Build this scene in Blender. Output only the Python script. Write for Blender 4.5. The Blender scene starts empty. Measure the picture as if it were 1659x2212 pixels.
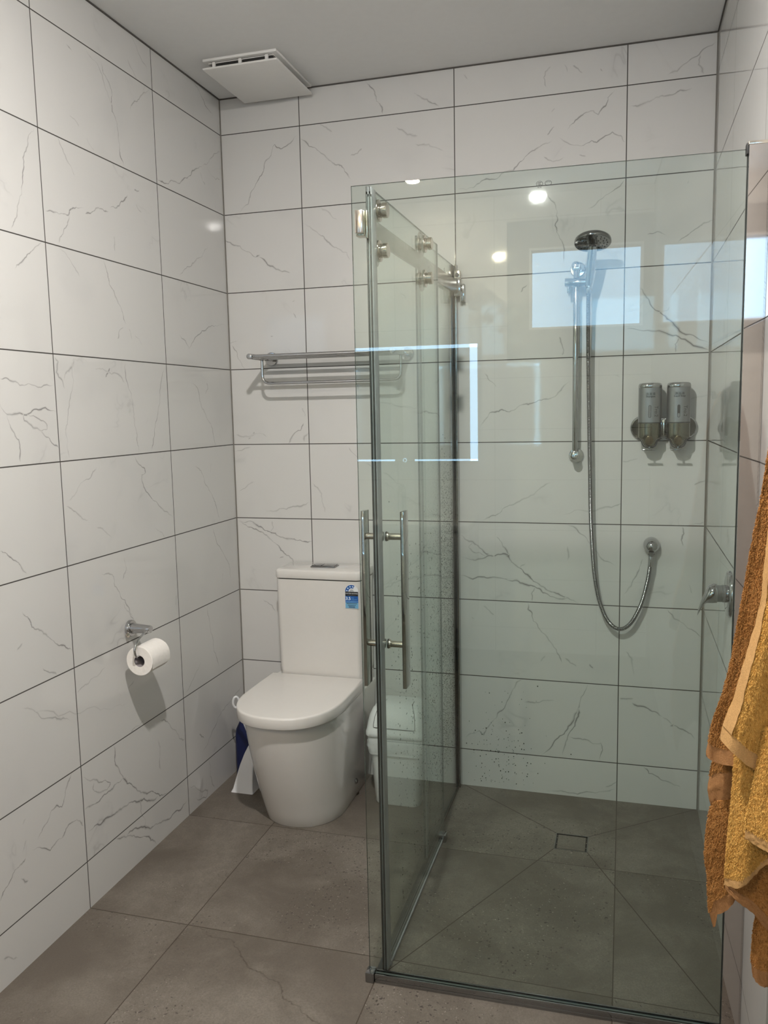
import bpy, bmesh, math, random
from mathutils import Vector, Matrix
PI = math.pi
C = bpy.context.scene.collection
SC = bpy.context.scene

# ------------------------------------------------------------------ camera, world, exposure
cam_d = bpy.data.cameras.new('camera')
cam = bpy.data.objects.new('camera', cam_d)
C.objects.link(cam)
CAM_POS = Vector((1.5283, -3.0697, 1.4734))
YAW, PITCH, ROLL = -0.2840, -0.1221, -0.0202
fw = Vector((math.sin(YAW) * math.cos(PITCH), math.cos(YAW) * math.cos(PITCH), math.sin(PITCH)))
rt = fw.cross(Vector((0, 0, 1))).normalized()
up = rt.cross(fw)
r2 = math.cos(ROLL) * rt + math.sin(ROLL) * up
u2 = -math.sin(ROLL) * rt + math.cos(ROLL) * up
cam.matrix_world = Matrix(((r2.x, u2.x, -fw.x, CAM_POS.x), (r2.y, u2.y, -fw.y, CAM_POS.y), (r2.z, u2.z, -fw.z, CAM_POS.z), (0, 0, 0, 1)))
cam_d.sensor_fit = 'HORIZONTAL'
cam_d.sensor_width = 36.0
cam_d.lens = 36.0 * 1785.6 / 1659.0
cam_d.clip_start = 0.02
SC.camera = cam

SKY_STRENGTH = 6.6
LAMP_STRENGTH = 3250.0
MIRROR_LIGHT = 8.5
world = bpy.data.worlds.new('sky')
SC.world = world
world.use_nodes = True
wn = world.node_tree.nodes['Background']
wn.inputs['Color'].default_value = (0.42, 0.70, 1.0, 1)
wn.inputs['Strength'].default_value = SKY_STRENGTH
SC.view_settings.view_transform = 'Standard'
SC.view_settings.look = 'None'
SC.view_settings.exposure = 0.0
SC.view_settings.gamma = 1.0
SC.view_settings.use_curve_mapping = False
SC.cycles.transparent_max_bounces = 32
SC.cycles.max_bounces = 14
SC.cycles.diffuse_bounces = 3
SC.cycles.glossy_bounces = 8
SC.cycles.transmission_bounces = 10
SC.cycles.caustics_reflective = False
SC.cycles.caustics_refractive = False

# ------------------------------------------------------------------ materials
def new_mat(name):
    m = bpy.data.materials.new(name)
    m.use_nodes = True
    nt = m.node_tree
    nt.nodes.clear()
    out = nt.nodes.new('ShaderNodeOutputMaterial')
    return m, nt, out

def N(nt, kind, **kw):
    n = nt.nodes.new(kind)
    for k, v in kw.items():
        if k.startswith('i_'):
            n.inputs[k[2:].replace('_', ' ')].default_value = v
        else:
            setattr(n, k, v)
    return n

def math_node(nt, op, a, b=None, c=None, clamp=False):
    n = nt.nodes.new('ShaderNodeMath')
    n.operation = op
    n.use_clamp = clamp
    for i, v in enumerate((a, b, c)):
        if v is None:
            continue
        if isinstance(v, (int, float)):
            n.inputs[i].default_value = v
        else:
            nt.links.new(v, n.inputs[i])
    return n.outputs[0]

def maprange(nt, val, a, b, c, d, smooth=False):
    n = nt.nodes.new('ShaderNodeMapRange')
    n.interpolation_type = 'SMOOTHSTEP' if smooth else 'LINEAR'
    nt.links.new(val, n.inputs['Value'])
    for k, v in zip(('From Min', 'From Max', 'To Min', 'To Max'), (a, b, c, d)):
        n.inputs[k].default_value = v
    return n.outputs['Result']

def mix_col(nt, fac, a, b):
    n = nt.nodes.new('ShaderNodeMix')
    n.data_type = 'RGBA'
    for v, i in ((fac, 0), (a, 6), (b, 7)):
        if isinstance(v, (int, float)):
            n.inputs[i].default_value = v
        elif isinstance(v, tuple):
            n.inputs[i].default_value = v if len(v) == 4 else v + (1,)
        else:
            nt.links.new(v, n.inputs[i])
    return n.outputs[2]

def simple(name, col, rough=0.5, metal=0.0, noise=0.0, scale=40.0, coat=0.0, bump=0.0, spec=0.5, sheen=0.0, emit=None):
    m, nt, out = new_mat(name)
    p = nt.nodes.new('ShaderNodeBsdfPrincipled')
    p.inputs['Roughness'].default_value = rough
    p.inputs['Metallic'].default_value = metal
    p.inputs['Coat Weight'].default_value = coat
    p.inputs['Specular IOR Level'].default_value = spec
    p.inputs['Sheen Weight'].default_value = sheen
    tc = nt.nodes.new('ShaderNodeTexCoord')
    nz = N(nt, 'ShaderNodeTexNoise')
    nz.inputs['Scale'].default_value = scale
    nz.inputs['Detail'].default_value = 4
    nt.links.new(tc.outputs['Object'], nz.inputs['Vector'])
    f = maprange(nt, nz.outputs['Fac'], 0.3, 0.7, 0, 1)
    c2 = tuple(max(0, c * (1 - noise)) for c in col)
    c1 = tuple(min(1, c * (1 + noise)) for c in col)
    nt.links.new(mix_col(nt, f, c2, c1), p.inputs['Base Color'])
    if bump:
        b = nt.nodes.new('ShaderNodeBump')
        b.inputs['Strength'].default_value = bump
        b.inputs['Distance'].default_value = 0.002
        nt.links.new(nz.outputs['Fac'], b.inputs['Height'])
        nt.links.new(b.outputs[0], p.inputs['Normal'])
    if emit:
        p.inputs['Emission Color'].default_value = tuple(emit[:3]) + (1,)
        p.inputs['Emission Strength'].default_value = emit[3]
    nt.links.new(p.outputs[0], out.inputs[0])
    return m

def clear_glass(name, tint, rough=0.0, boost=1.0):
    m, nt, out = new_mat(name)
    lw = nt.nodes.new('ShaderNodeLayerWeight')
    lw.inputs['Blend'].default_value = 0.5
    f5 = math_node(nt, 'POWER', lw.outputs['Facing'], 5.0)
    F = math_node(nt, 'MULTIPLY_ADD', f5, 0.96, 0.04 * boost, clamp=True)
    t = nt.nodes.new('ShaderNodeBsdfTransparent')
    t.inputs[0].default_value = tint + (1,)
    g = nt.nodes.new('ShaderNodeBsdfGlossy')
    g.inputs['Roughness'].default_value = rough
    g.inputs['Color'].default_value = (1, 1, 1, 1)
    mx = nt.nodes.new('ShaderNodeMixShader')
    nt.links.new(F, mx.inputs[0])
    nt.links.new(t.outputs[0], mx.inputs[1])
    nt.links.new(g.outputs[0], mx.inputs[2])
    nt.links.new(mx.outputs[0], out.inputs[0])
    return m

TILE_W, TILE_H, Z0 = 0.5953, 0.30, 0.1483

def marble(name, axis, u0, seed, uplen=None):
    """glazed marble-look tiles on a wall; axis = 'X' (wall runs along x) or 'Y'."""
    m, nt, out = new_mat(name)
    tc = nt.nodes.new('ShaderNodeTexCoord')
    sp = nt.nodes.new('ShaderNodeSeparateXYZ')
    nt.links.new(tc.outputs['Object'], sp.inputs[0])
    u = sp.outputs[axis]
    z = sp.outputs['Z']
    un = math_node(nt, 'DIVIDE', math_node(nt, 'SUBTRACT', u, u0), TILE_W)
    zn = math_node(nt, 'DIVIDE', math_node(nt, 'SUBTRACT', z, Z0), TILE_H)
    ui, zi = math_node(nt, 'FLOOR', un), math_node(nt, 'FLOOR', zn)
    uf, zf = math_node(nt, 'FRACT', un), math_node(nt, 'FRACT', zn)
    # distance to the nearest joint, metres
    ud = math_node(nt, 'MULTIPLY', math_node(nt, 'MINIMUM', uf, math_node(nt, 'SUBTRACT', 1.0, uf)), TILE_W)
    zd = math_node(nt, 'MULTIPLY', math_node(nt, 'MINIMUM', zf, math_node(nt, 'SUBTRACT', 1.0, zf)), TILE_H)
    d = math_node(nt, 'MINIMUM', ud, zd)
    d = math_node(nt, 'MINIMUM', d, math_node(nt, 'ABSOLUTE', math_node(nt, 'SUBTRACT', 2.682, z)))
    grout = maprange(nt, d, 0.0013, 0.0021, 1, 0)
    # per-tile random shift of the pattern
    cmb = nt.nodes.new('ShaderNodeCombineXYZ')
    nt.links.new(ui, cmb.inputs[0]); nt.links.new(zi, cmb.inputs[1]); cmb.inputs[2].default_value = seed
    wn_ = nt.nodes.new('ShaderNodeTexWhiteNoise'); wn_.noise_dimensions = '3D'
    nt.links.new(cmb.outputs[0], wn_.inputs['Vector'])
    sc_ = nt.nodes.new('ShaderNodeVectorMath'); sc_.operation = 'SCALE'
    nt.links.new(wn_.outputs['Color'], sc_.inputs[0]); sc_.inputs['Scale'].default_value = 37.0
    ad = nt.nodes.new('ShaderNodeVectorMath'); ad.operation = 'ADD'
    nt.links.new(tc.outputs['Object'], ad.inputs[0]); nt.links.new(sc_.outputs[0], ad.inputs[1])
    P = ad.outputs[0]
    # soft clouds
    cl = N(nt, 'ShaderNodeTexNoise'); cl.inputs['Scale'].default_value = 3.2; cl.inputs['Detail'].default_value = 3
    nt.links.new(P, cl.inputs['Vector'])
    cloud = maprange(nt, cl.outputs['Fac'], 0.52, 0.78, 0, 1, True)
    # hairline veins: thin level sets of a warped noise, broken up by a mask
    v1 = N(nt, 'ShaderNodeTexNoise'); v1.inputs['Scale'].default_value = 2.6; v1.inputs['Detail'].default_value = 4
    v1.inputs['Roughness'].default_value = 0.62; v1.inputs['Distortion'].default_value = 0.6
    nt.links.new(P, v1.inputs['Vector'])
    r = math_node(nt, 'ABSOLUTE', math_node(nt, 'SUBTRACT', v1.outputs['Fac'], 0.5))
    vein = maprange(nt, r, 0.0, 0.011, 1, 0, True)
    soft = maprange(nt, r, 0.0, 0.05, 1, 0, True)
    mk = N(nt, 'ShaderNodeTexNoise'); mk.inputs['Scale'].default_value = 4.0; mk.inputs['Detail'].default_value = 2
    of = nt.nodes.new('ShaderNodeVectorMath'); of.operation = 'ADD'; of.inputs[1].default_value = (7.7, 3.1, 5.5)
    nt.links.new(P, of.inputs[0]); nt.links.new(of.outputs[0], mk.inputs['Vector'])
    mask = maprange(nt, mk.outputs['Fac'], 0.58, 0.75, 0, 1, True)
    vein = math_node(nt, 'MULTIPLY', vein, mask)
    soft = math_node(nt, 'MULTIPLY', soft, mask)
    col = mix_col(nt, math_node(nt, 'MULTIPLY', cloud, 0.5), (0.655, 0.645, 0.628), (0.575, 0.57, 0.562))
    col = mix_col(nt, math_node(nt, 'MULTIPLY', soft, 0.25), col, (0.50, 0.50, 0.50))
    col = mix_col(nt, math_node(nt, 'MULTIPLY', vein, 0.30), col, (0.36, 0.345, 0.34))
    at = nt.nodes.new('ShaderNodeAttribute'); at.attribute_name = 'vein'
    vf = math_node(nt, 'POWER', at.outputs['Fac'], 1.1)
    col = mix_col(nt, vf, col, (0.13, 0.12, 0.12))
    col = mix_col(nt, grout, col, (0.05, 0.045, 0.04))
    p = nt.nodes.new('ShaderNodeBsdfPrincipled')
    nt.links.new(col, p.inputs['Base Color'])
    nt.links.new(maprange(nt, grout, 0, 1, 0.035, 0.8), p.inputs['Roughness'])
    # slight glaze waviness
    wv = N(nt, 'ShaderNodeTexNoise'); wv.inputs['Scale'].default_value = 28.0; wv.inputs['Detail'].default_value = 2
    nt.links.new(tc.outputs['Object'], wv.inputs['Vector'])
    h = math_node(nt, 'MULTIPLY_ADD', grout, -3.0, wv.outputs['Fac'])
    b = nt.nodes.new('ShaderNodeBump'); b.inputs['Strength'].default_value = 0.05; b.inputs['Distance'].default_value = 0.0012
    nt.links.new(h, b.inputs['Height']); nt.links.new(b.outputs[0], p.inputs['Normal'])
    nt.links.new(p.outputs[0], out.inputs[0])
    return m

FX0, FY0 = 0.3295, -0.4885

def floor_material():
    m, nt, out = new_mat('concrete_look_floor_tile')
    tc = nt.nodes.new('ShaderNodeTexCoord')
    sp = nt.nodes.new('ShaderNodeSeparateXYZ')
    nt.links.new(tc.outputs['Object'], sp.inputs[0])
    un = math_node(nt, 'DIVIDE', math_node(nt, 'SUBTRACT', sp.outputs['X'], FX0), TILE_W)
    vn = math_node(nt, 'DIVIDE', math_node(nt, 'SUBTRACT', sp.outputs['Y'], FY0), TILE_W)
    uf, vf = math_node(nt, 'FRACT', un), math_node(nt, 'FRACT', vn)
    d = math_node(nt, 'MULTIPLY', math_node(nt, 'MINIMUM', math_node(nt, 'MINIMUM', uf, math_node(nt, 'SUBTRACT', 1.0, uf)), math_node(nt, 'MINIMUM', vf, math_node(nt, 'SUBTRACT', 1.0, vf))), TILE_W)
    grout = maprange(nt, d, 0.0010, 0.0018, 1, 0)
    at = nt.nodes.new('ShaderNodeAttribute'); at.attribute_name = 'vein'
    joint = grout
    grout = math_node(nt, 'MAXIMUM', grout, maprange(nt, at.outputs['Fac'], 0.05, 1.0, 0, 1))
    cmb = nt.nodes.new('ShaderNodeCombineXYZ')
    nt.links.new(math_node(nt, 'FLOOR', un), cmb.inputs[0]); nt.links.new(math_node(nt, 'FLOOR', vn), cmb.inputs[1])
    cmb.inputs[2].default_value = 3.3
    wn_ = nt.nodes.new('ShaderNodeTexWhiteNoise'); wn_.noise_dimensions = '3D'
    nt.links.new(cmb.outputs[0], wn_.inputs['Vector'])
    sc_ = nt.nodes.new('ShaderNodeVectorMath'); sc_.operation = 'SCALE'; sc_.inputs['Scale'].default_value = 19.0
    nt.links.new(wn_.outputs['Color'], sc_.inputs[0])
    ad = nt.nodes.new('ShaderNodeVectorMath'); ad.operation = 'ADD'
    nt.links.new(tc.outputs['Object'], ad.inputs[0]); nt.links.new(sc_.outputs[0], ad.inputs[1])
    P = ad.outputs[0]
    def noise(scale, detail, rough=0.6, dist=0.0, vec=P):
        n = N(nt, 'ShaderNodeTexNoise')
        n.inputs['Scale'].default_value = scale; n.inputs['Detail'].default_value = detail
        n.inputs['Roughness'].default_value = rough; n.inputs['Distortion'].default_value = dist
        nt.links.new(vec, n.inputs['Vector'])
        return n.outputs['Fac']
    big = maprange(nt, noise(3.0, 6, 0.65, 0.4), 0.35, 0.68, 0, 1, True)
    mid = maprange(nt, noise(26.0, 6, 0.7), 0.3, 0.7, 0, 1)
    fine = maprange(nt, noise(190.0, 4, 0.75), 0.36, 0.64, 0, 1)
    col = mix_col(nt, big, (0.128, 0.107, 0.087), (0.250, 0.222, 0.188))
    col = mix_col(nt, math_node(nt, 'MULTIPLY', mid, 0.45), col, (0.125, 0.108, 0.089))
    col = mix_col(nt, math_node(nt, 'MULTIPLY', fine, 0.50), col, (0.10, 0.086, 0.072))
    # exposed aggregate: patches of pale and dark flecks
    patch = maprange(nt, noise(2.1, 3, 0.5), 0.44, 0.60, 0, 1, True)
    def flecks(scale, lo, hi, vec):
        vo = nt.nodes.new('ShaderNodeTexVoronoi'); vo.inputs['Scale'].default_value = scale
        wob = N(nt, 'ShaderNodeTexNoise'); wob.inputs['Scale'].default_value = 90.0; wob.inputs['Detail'].default_value = 2
        nt.links.new(vec, wob.inputs['Vector'])
        wsc = nt.nodes.new('ShaderNodeVectorMath'); wsc.operation = 'MULTIPLY_ADD'
        nt.links.new(wob.outputs['Color'], wsc.inputs[0]); wsc.inputs[1].default_value = (0.016, 0.016, 0.016); nt.links.new(vec, wsc.inputs[2])
        nt.links.new(wsc.outputs[0], vo.inputs['Vector'])
        hue = nt.nodes.new('ShaderNodeSeparateColor'); nt.links.new(vo.outputs['Color'], hue.inputs[0])
        pick = maprange(nt, hue.outputs[0], 0.55, 1.0, 0.0, 1.0)
        dot = maprange(nt, math_node(nt, 'SUBTRACT', math_node(nt, 'MULTIPLY', hue.outputs[2], hi), vo.outputs['Distance']), 0.0, hi - lo, 0, 1)
        pick = math_node(nt, 'MINIMUM', math_node(nt, 'MULTIPLY', pick, 2.5), 1.0)
        return math_node(nt, 'MULTIPLY', math_node(nt, 'MULTIPLY', dot, pick), patch), hue.outputs[1]
    f1, h1 = flecks(120.0, 0.34, 0.46, P)
    f2, h2 = flecks(170.0, 0.32, 0.44, tc.outputs['Object'])
    col = mix_col(nt, math_node(nt, 'MULTIPLY', f1, 0.9), col, (0.048, 0.040, 0.033))
    col = mix_col(nt, math_node(nt, 'MULTIPLY', f2, 0.75), col, (0.36, 0.325, 0.285))
    col = mix_col(nt, grout, col, (0.058, 0.045, 0.032))
    p = nt.nodes.new('ShaderNodeBsdfPrincipled')
    nt.links.new(col, p.inputs['Base Color'])
    p.inputs['Roughness'].default_value = 0.5
    p.inputs['Specular IOR Level'].default_value = 0.35
    b = nt.nodes.new('ShaderNodeBump'); b.inputs['Strength'].default_value = 0.35; b.inputs['Distance'].default_value = 0.001
    h = math_node(nt, 'ADD', math_node(nt, 'MULTIPLY', fine, 0.5), math_node(nt, 'SUBTRACT', mid, math_node(nt, 'ADD', joint, f1)))
    nt.links.new(h, b.inputs['Height']); nt.links.new(b.outputs[0], p.inputs['Normal'])
    nt.links.new(p.outputs[0], out.inputs[0])
    return m

def droplet_material():
    m, nt, out = new_mat('water_droplet')
    t = nt.nodes.new('ShaderNodeBsdfTransparent'); t.inputs[0].default_value = (0.10, 0.12, 0.11, 1)
    g = nt.nodes.new('ShaderNodeBsdfGlossy'); g.inputs['Roughness'].default_value = 0.04
    mx = nt.nodes.new('ShaderNodeMixShader'); mx.inputs[0].default_value = 0.06
    nt.links.new(t.outputs[0], mx.inputs[1]); nt.links.new(g.outputs[0], mx.inputs[2])
    nt.links.new(mx.outputs[0], out.inputs[0])
    return m

def terry(name, c1, c2):
    m, nt, out = new_mat(name)
    tc = nt.nodes.new('ShaderNodeTexCoord')
    nz = N(nt, 'ShaderNodeTexNoise'); nz.inputs['Scale'].default_value = 330; nz.inputs['Detail'].default_value = 3
    nt.links.new(tc.outputs['Object'], nz.inputs['Vector'])
    nb = N(nt, 'ShaderNodeTexNoise'); nb.inputs['Scale'].default_value = 14; nb.inputs['Detail'].default_value = 4
    nt.links.new(tc.outputs['Object'], nb.inputs['Vector'])
    f = math_node(nt, 'MULTIPLY_ADD', nb.outputs['Fac'], 0.5, math_node(nt, 'MULTIPLY', nz.outputs['Fac'], 0.6))
    col = mix_col(nt, maprange(nt, f, 0.35, 0.75, 0, 1), c1, c2)
    p = nt.nodes.new('ShaderNodeBsdfPrincipled')
    nt.links.new(col, p.inputs['Base Color'])
    p.inputs['Roughness'].default_value = 0.95
    p.inputs['Specular IOR Level'].default_value = 0.1
    p.inputs['Sheen Weight'].default_value = 0.08
    p.inputs['Sheen Tint'].default_value = c2 + (1,)
    b = nt.nodes.new('ShaderNodeBump'); b.inputs['Strength'].default_value = 0.6; b.inputs['Distance'].default_value = 0.003
    nt.links.new(nz.outputs['Fac'], b.inputs['Height']); nt.links.new(b.outputs[0], p.inputs['Normal'])
    nt.links.new(p.outputs[0], out.inputs[0])
    return m

M = {}
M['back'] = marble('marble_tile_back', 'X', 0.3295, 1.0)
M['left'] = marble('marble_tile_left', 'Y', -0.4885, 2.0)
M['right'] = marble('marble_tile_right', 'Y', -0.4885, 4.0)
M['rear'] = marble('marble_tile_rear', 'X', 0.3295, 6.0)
M['floor'] = floor_material()
M['ceiling'] = simple('ceiling_paint', (0.78, 0.775, 0.765), 0.75, noise=0.01)
M['recess'] = simple('window_surround_grey', (0.15, 0.138, 0.128), 0.7, noise=0.02)
M['corner_joint'] = simple('corner_silicone', (0.20, 0.185, 0.165), 0.6, noise=0.08)
M['logo_grey'] = simple('logo_print_grey', (0.07, 0.07, 0.07), 0.5, noise=0.1)
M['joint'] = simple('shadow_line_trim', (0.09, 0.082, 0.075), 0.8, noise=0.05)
M['white_frame'] = simple('white_window_frame', (0.78, 0.78, 0.77), 0.4, noise=0.01)
M['glass'] = clear_glass('greenish_glass', (0.908, 0.948, 0.927))
M['pane'] = clear_glass('window_glass', (0.97, 0.98, 0.98))
M['glass_edge'] = simple('glass_edge_green', (0.085, 0.105, 0.097), 0.15, noise=0.1, scale=15)
M['droplet'] = droplet_material()
M['chrome'] = simple('chrome', (0.50, 0.50, 0.505), 0.06, 1.0, noise=0.02)
M['polished'] = simple('polished_steel_channel', (0.56, 0.515, 0.485), 0.03, 1.0, noise=0.02)
M['handle_steel'] = simple('handle_steel', (0.44, 0.43, 0.415), 0.04, 1.0, noise=0.02)
M['nickel'] = simple('brushed_nickel', (0.66, 0.60, 0.52), 0.2, 1.0, noise=0.04)
M['rail_steel'] = simple('rail_steel', (0.36, 0.33, 0.295), 0.22, 1.0, noise=0.04)
M['cap_steel'] = simple('roller_steel', (0.55, 0.505, 0.45), 0.16, 1.0, noise=0.04)
M['rear_dark'] = simple('bounce_cut_dark', (0.10, 0.095, 0.09), 0.8, noise=0.05)
M['dark_chrome'] = simple('dark_chrome', (0.30, 0.30, 0.30), 0.08, 1.0, noise=0.03)
M['hose'] = simple('steel_hose', (0.24, 0.24, 0.24), 0.16, 1.0, noise=0.05)
M['ceramic'] = simple('white_ceramic', (0.69, 0.665, 0.635), 0.06, coat=0.4, noise=0.006)
M['seat'] = simple('white_seat_plastic', (0.72, 0.695, 0.665), 0.12, noise=0.006)
M['plastic'] = simple('white_plastic', (0.78, 0.785, 0.80), 0.35, noise=0.01)
M['bin_plastic'] = simple('bin_plastic', (0.82, 0.83, 0.84), 0.3, noise=0.01)
M['bag'] = simple('bin_bag_film', (0.70, 0.71, 0.72), 0.3, noise=0.06, bump=0.5, scale=60)
M['fan'] = simple('fan_plastic', (0.80, 0.785, 0.76), 0.4, noise=0.008)
M['dark'] = simple('gap_shade_black', (0.02, 0.019, 0.018), 0.7, noise=0.1)  # near-black fill standing in for the shade inside gaps
M['black'] = simple('black_print', (0.018, 0.018, 0.02), 0.5, noise=0.1)
M['rubber'] = simple('black_rubber', (0.03, 0.03, 0.03), 0.5, noise=0.1)
M['grey_seal'] = simple('grey_seal_strip', (0.36, 0.37, 0.38), 0.35, noise=0.08)
M['paper'] = simple('toilet_paper', (0.85, 0.815, 0.775), 0.9, noise=0.02, bump=0.5, scale=90)
M['core'] = simple('cardboard_core', (0.30, 0.27, 0.28), 0.85, noise=0.1)
M['silver'] = simple('silver_paint', (0.30, 0.30, 0.305), 0.30, 0.8, noise=0.02)
M['khaki_chrome'] = simple('smoked_chrome', (0.22, 0.21, 0.16), 0.10, 1.0, noise=0.10, scale=300, bump=0.15)
M['amber'] = simple('amber_lens', (0.11, 0.085, 0.045), 0.15, 0.5, noise=0.25, scale=180)
M['soap_window'] = simple('level_window', (0.22, 0.225, 0.23), 0.15, noise=0.05)
M['blue_dark'] = simple('dark_blue_plastic', (0.008, 0.014, 0.07), 0.3, noise=0.1)
M['label_blue'] = simple('label_blue', (0.010, 0.095, 0.36), 0.35, noise=0.03)
M['label_light'] = simple('label_light_blue', (0.16, 0.40, 0.62), 0.35, noise=0.03)
M['label_white'] = simple('label_white', (0.72, 0.74, 0.76), 0.35, noise=0.01)
M['print_blue'] = simple('print_pale_blue', (0.25, 0.52, 0.80), 0.4, noise=0.03)
M['star_white'] = simple('star_white', (0.80, 0.90, 0.96), 0.4, noise=0.01)
M['brown_terry'] = terry('brown_terry', (0.330, 0.145, 0.040), (0.560, 0.275, 0.090))
M['brown_band'] = simple('brown_woven_band', (0.36, 0.18, 0.075), 0.85, noise=0.14, scale=420, bump=0.3, spec=0.1)
M['yellow_terry'] = terry('yellow_terry', (0.640, 0.340, 0.080), (0.880, 0.530, 0.155))
M['yellow_band'] = simple('yellow_woven_band', (0.54, 0.315, 0.13), 0.85, noise=0.12, scale=420, bump=0.3, spec=0.1)
M['lamp'] = simple('lamp_diffuser_neutral', (0.8, 0.8, 0.8), 0.4, emit=(1.0, 0.962, 0.915, LAMP_STRENGTH))
M['lamp_warm'] = simple('lamp_diffuser_warm', (0.8, 0.8, 0.8), 0.4, emit=(1.0, 0.85, 0.62, LAMP_STRENGTH * 0.55))
M['mirror'] = simple('mirror_silver', (0.82, 0.84, 0.84), 0.01, 1.0)
M['mirror_light'] = simple('mirror_light_strip', (0.8, 0.85, 0.9), 0.4, emit=(0.40, 0.69, 1.0, MIRROR_LIGHT))
M['cabinet'] = simple('white_cabinet', (0.55, 0.54, 0.52), 0.3, noise=0.01)
M['towel_reflect'] = M['brown_terry']

# ------------------------------------------------------------------ geometry helpers
def world_loc(o):
    v = Vector((0, 0, 0))
    while o is not None:
        v += o.location
        o = o.parent
    return v

def obj(name, bm, mats, parent=None, smooth=40, label=None, base=None):
    """link a bmesh drawn in world coordinates as ONE mesh object (child of parent if given)."""
    if not isinstance(mats, (list, tuple)):
        mats = [mats]
    org = world_loc(parent) if parent is not None else (Vector(base) if base is not None else Vector((0, 0, 0)))
    bmesh.ops.translate(bm, verts=bm.verts, vec=-org)
    me = bpy.data.meshes.new(name)
    bm.to_mesh(me)
    bm.free()
    for mm in mats:
        me.materials.append(mm)
    if smooth:
        for p in me.polygons:
            p.use_smooth = True
        me.set_sharp_from_angle(angle=math.radians(smooth))
    o = bpy.data.objects.new(name, me)
    C.objects.link(o)
    if parent is not None:
        o.parent = parent
    elif base is not None:
        o.location = org
    if label:
        o['label'] = label
    return o

def tag(o, label, cat, group=None):
    o['label'] = label
    o['category'] = cat
    if group:
        o['group'] = group
    return o

def thing(name, label, cat, loc, group=None):
    o = bpy.data.objects.new(name, None)
    o.empty_display_size = 0.05
    C.objects.link(o)
    o.location = loc
    return tag(o, label, cat, group)

def struct(name, bm, mats, parent=None, smooth=0):
    o = obj(name, bm, mats, parent, smooth)
    o['kind'] = 'structure'
    return o

def BM():
    return bmesh.new()

def box(bm, lo, hi, bevel=0.0, seg=2, mat=0, rot=None):
    c = [(a + b) / 2 for a, b in zip(lo, hi)]
    s = [abs(b - a) for a, b in zip(lo, hi)]
    mtx = Matrix.Translation(c) @ (rot.to_4x4() if rot is not None else Matrix()) @ Matrix.Diagonal((s[0], s[1], s[2], 1))
    n0 = set(bm.faces)
    r = bmesh.ops.create_cube(bm, size=1.0, matrix=mtx)
    if bevel:
        es = list({e for v in r['verts'] for e in v.link_edges})
        bmesh.ops.bevel(bm, geom=es, offset=min(bevel, min(s) * 0.49), segments=seg, profile=0.5, affect='EDGES')
    for f in bm.faces:
        if f not in n0:
            f.material_index = mat
    return bm

def frame_axes(d):
    d = Vector(d).normalized()
    a = Vector((0, 0, 1)) if abs(d.z) < 0.9 else Vector((1, 0, 0))
    x = d.cross(a).normalized()
    return x, d.cross(x).normalized(), d

def lathe(bm, base, axis, prof, seg=32, mat=0, cap=True):
    """prof: (distance along axis, radius)."""
    x, y, d = frame_axes(axis)
    base = Vector(base)
    rings = []
    for (h, r) in prof:
        rings.append([bm.verts.new(base + d * h + (x * math.cos(2 * PI * k / seg) + y * math.sin(2 * PI * k / seg)) * max(r, 1e-5)) for k in range(seg)])
    for a, b in zip(rings, rings[1:]):
        for k in range(seg):
            f = bm.faces.new((a[k], a[(k + 1) % seg], b[(k + 1) % seg], b[k]))
            f.material_index = mat
    if cap:
        f = bm.faces.new(rings[0]); f.material_index = mat
        f = bm.faces.new(rings[-1]); f.material_index = mat
    bmesh.ops.recalc_face_normals(bm, faces=bm.faces)
    return bm

def cyl(bm, a, b, r, seg=24, bev=0.0, mat=0):
    a, b = Vector(a), Vector(b)
    L = (b - a).length
    if bev:
        prof = [(0, r - bev), (bev * 0.3, r - bev * 0.3), (bev, r), (L - bev, r), (L - bev * 0.3, r - bev * 0.3), (L, r - bev)]
    else:
        prof = [(0, r), (L, r)]
    return lathe(bm, a, b - a, prof, seg, mat)

def smooth_path(pts, n=8):
    P = [Vector(p) for p in pts]
    out = []
    for i in range(len(P) - 1):
        p0, p1, p2, p3 = P[max(i - 1, 0)], P[i], P[i + 1], P[min(i + 2, len(P) - 1)]
        for k in range(n):
            t = k / n
            out.append(0.5 * ((2 * p1) + (p2 - p0) * t + (2 * p0 - 5 * p1 + 4 * p2 - p3) * t * t + (3 * p1 - p0 - 3 * p2 + p3) * t ** 3))
    out.append(P[-1])
    return out

def round_corners(pts, r, n=6):
    P = [Vector(p) for p in pts]
    out = [P[0]]
    for i in range(1, len(P) - 1):
        a, b, c = P[i - 1], P[i], P[i + 1]
        d1, d2 = (a - b).normalized(), (c - b).normalized()
        for k in range(n + 1):
            t = k / n
            p = (b + d1 * r) * (1 - t) ** 2 + b * 2 * t * (1 - t) + (b + d2 * r) * t ** 2
            out.append(p)
    out.append(P[-1])
    return out

def tube(bm, pts, r, seg=14, mat=0, rad=None):
    P = [Vector(p) for p in pts]
    x, y, _ = frame_axes(P[1] - P[0])
    rings = []
    prev = (P[1] - P[0]).normalized()
    for i, p in enumerate(P):
        t = (P[min(i + 1, len(P) - 1)] - P[max(i - 1, 0)]).normalized()
        q = prev.rotation_difference(t)
        x = q @ x; y = q @ y; prev = t
        rr = rad(i) if rad else r
        rings.append([bm.verts.new(p + (x * math.cos(2 * PI * k / seg) + y * math.sin(2 * PI * k / seg)) * rr) for k in range(seg)])
    for a, b in zip(rings, rings[1:]):
        for k in range(seg):
            f = bm.faces.new((a[k], a[(k + 1) % seg], b[(k + 1) % seg], b[k])); f.material_index = mat
    bm.faces.new(rings[0]).material_index = mat
    bm.faces.new(rings[-1]).material_index = mat
    bmesh.ops.recalc_face_normals(bm, faces=bm.faces)
    return bm

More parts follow.
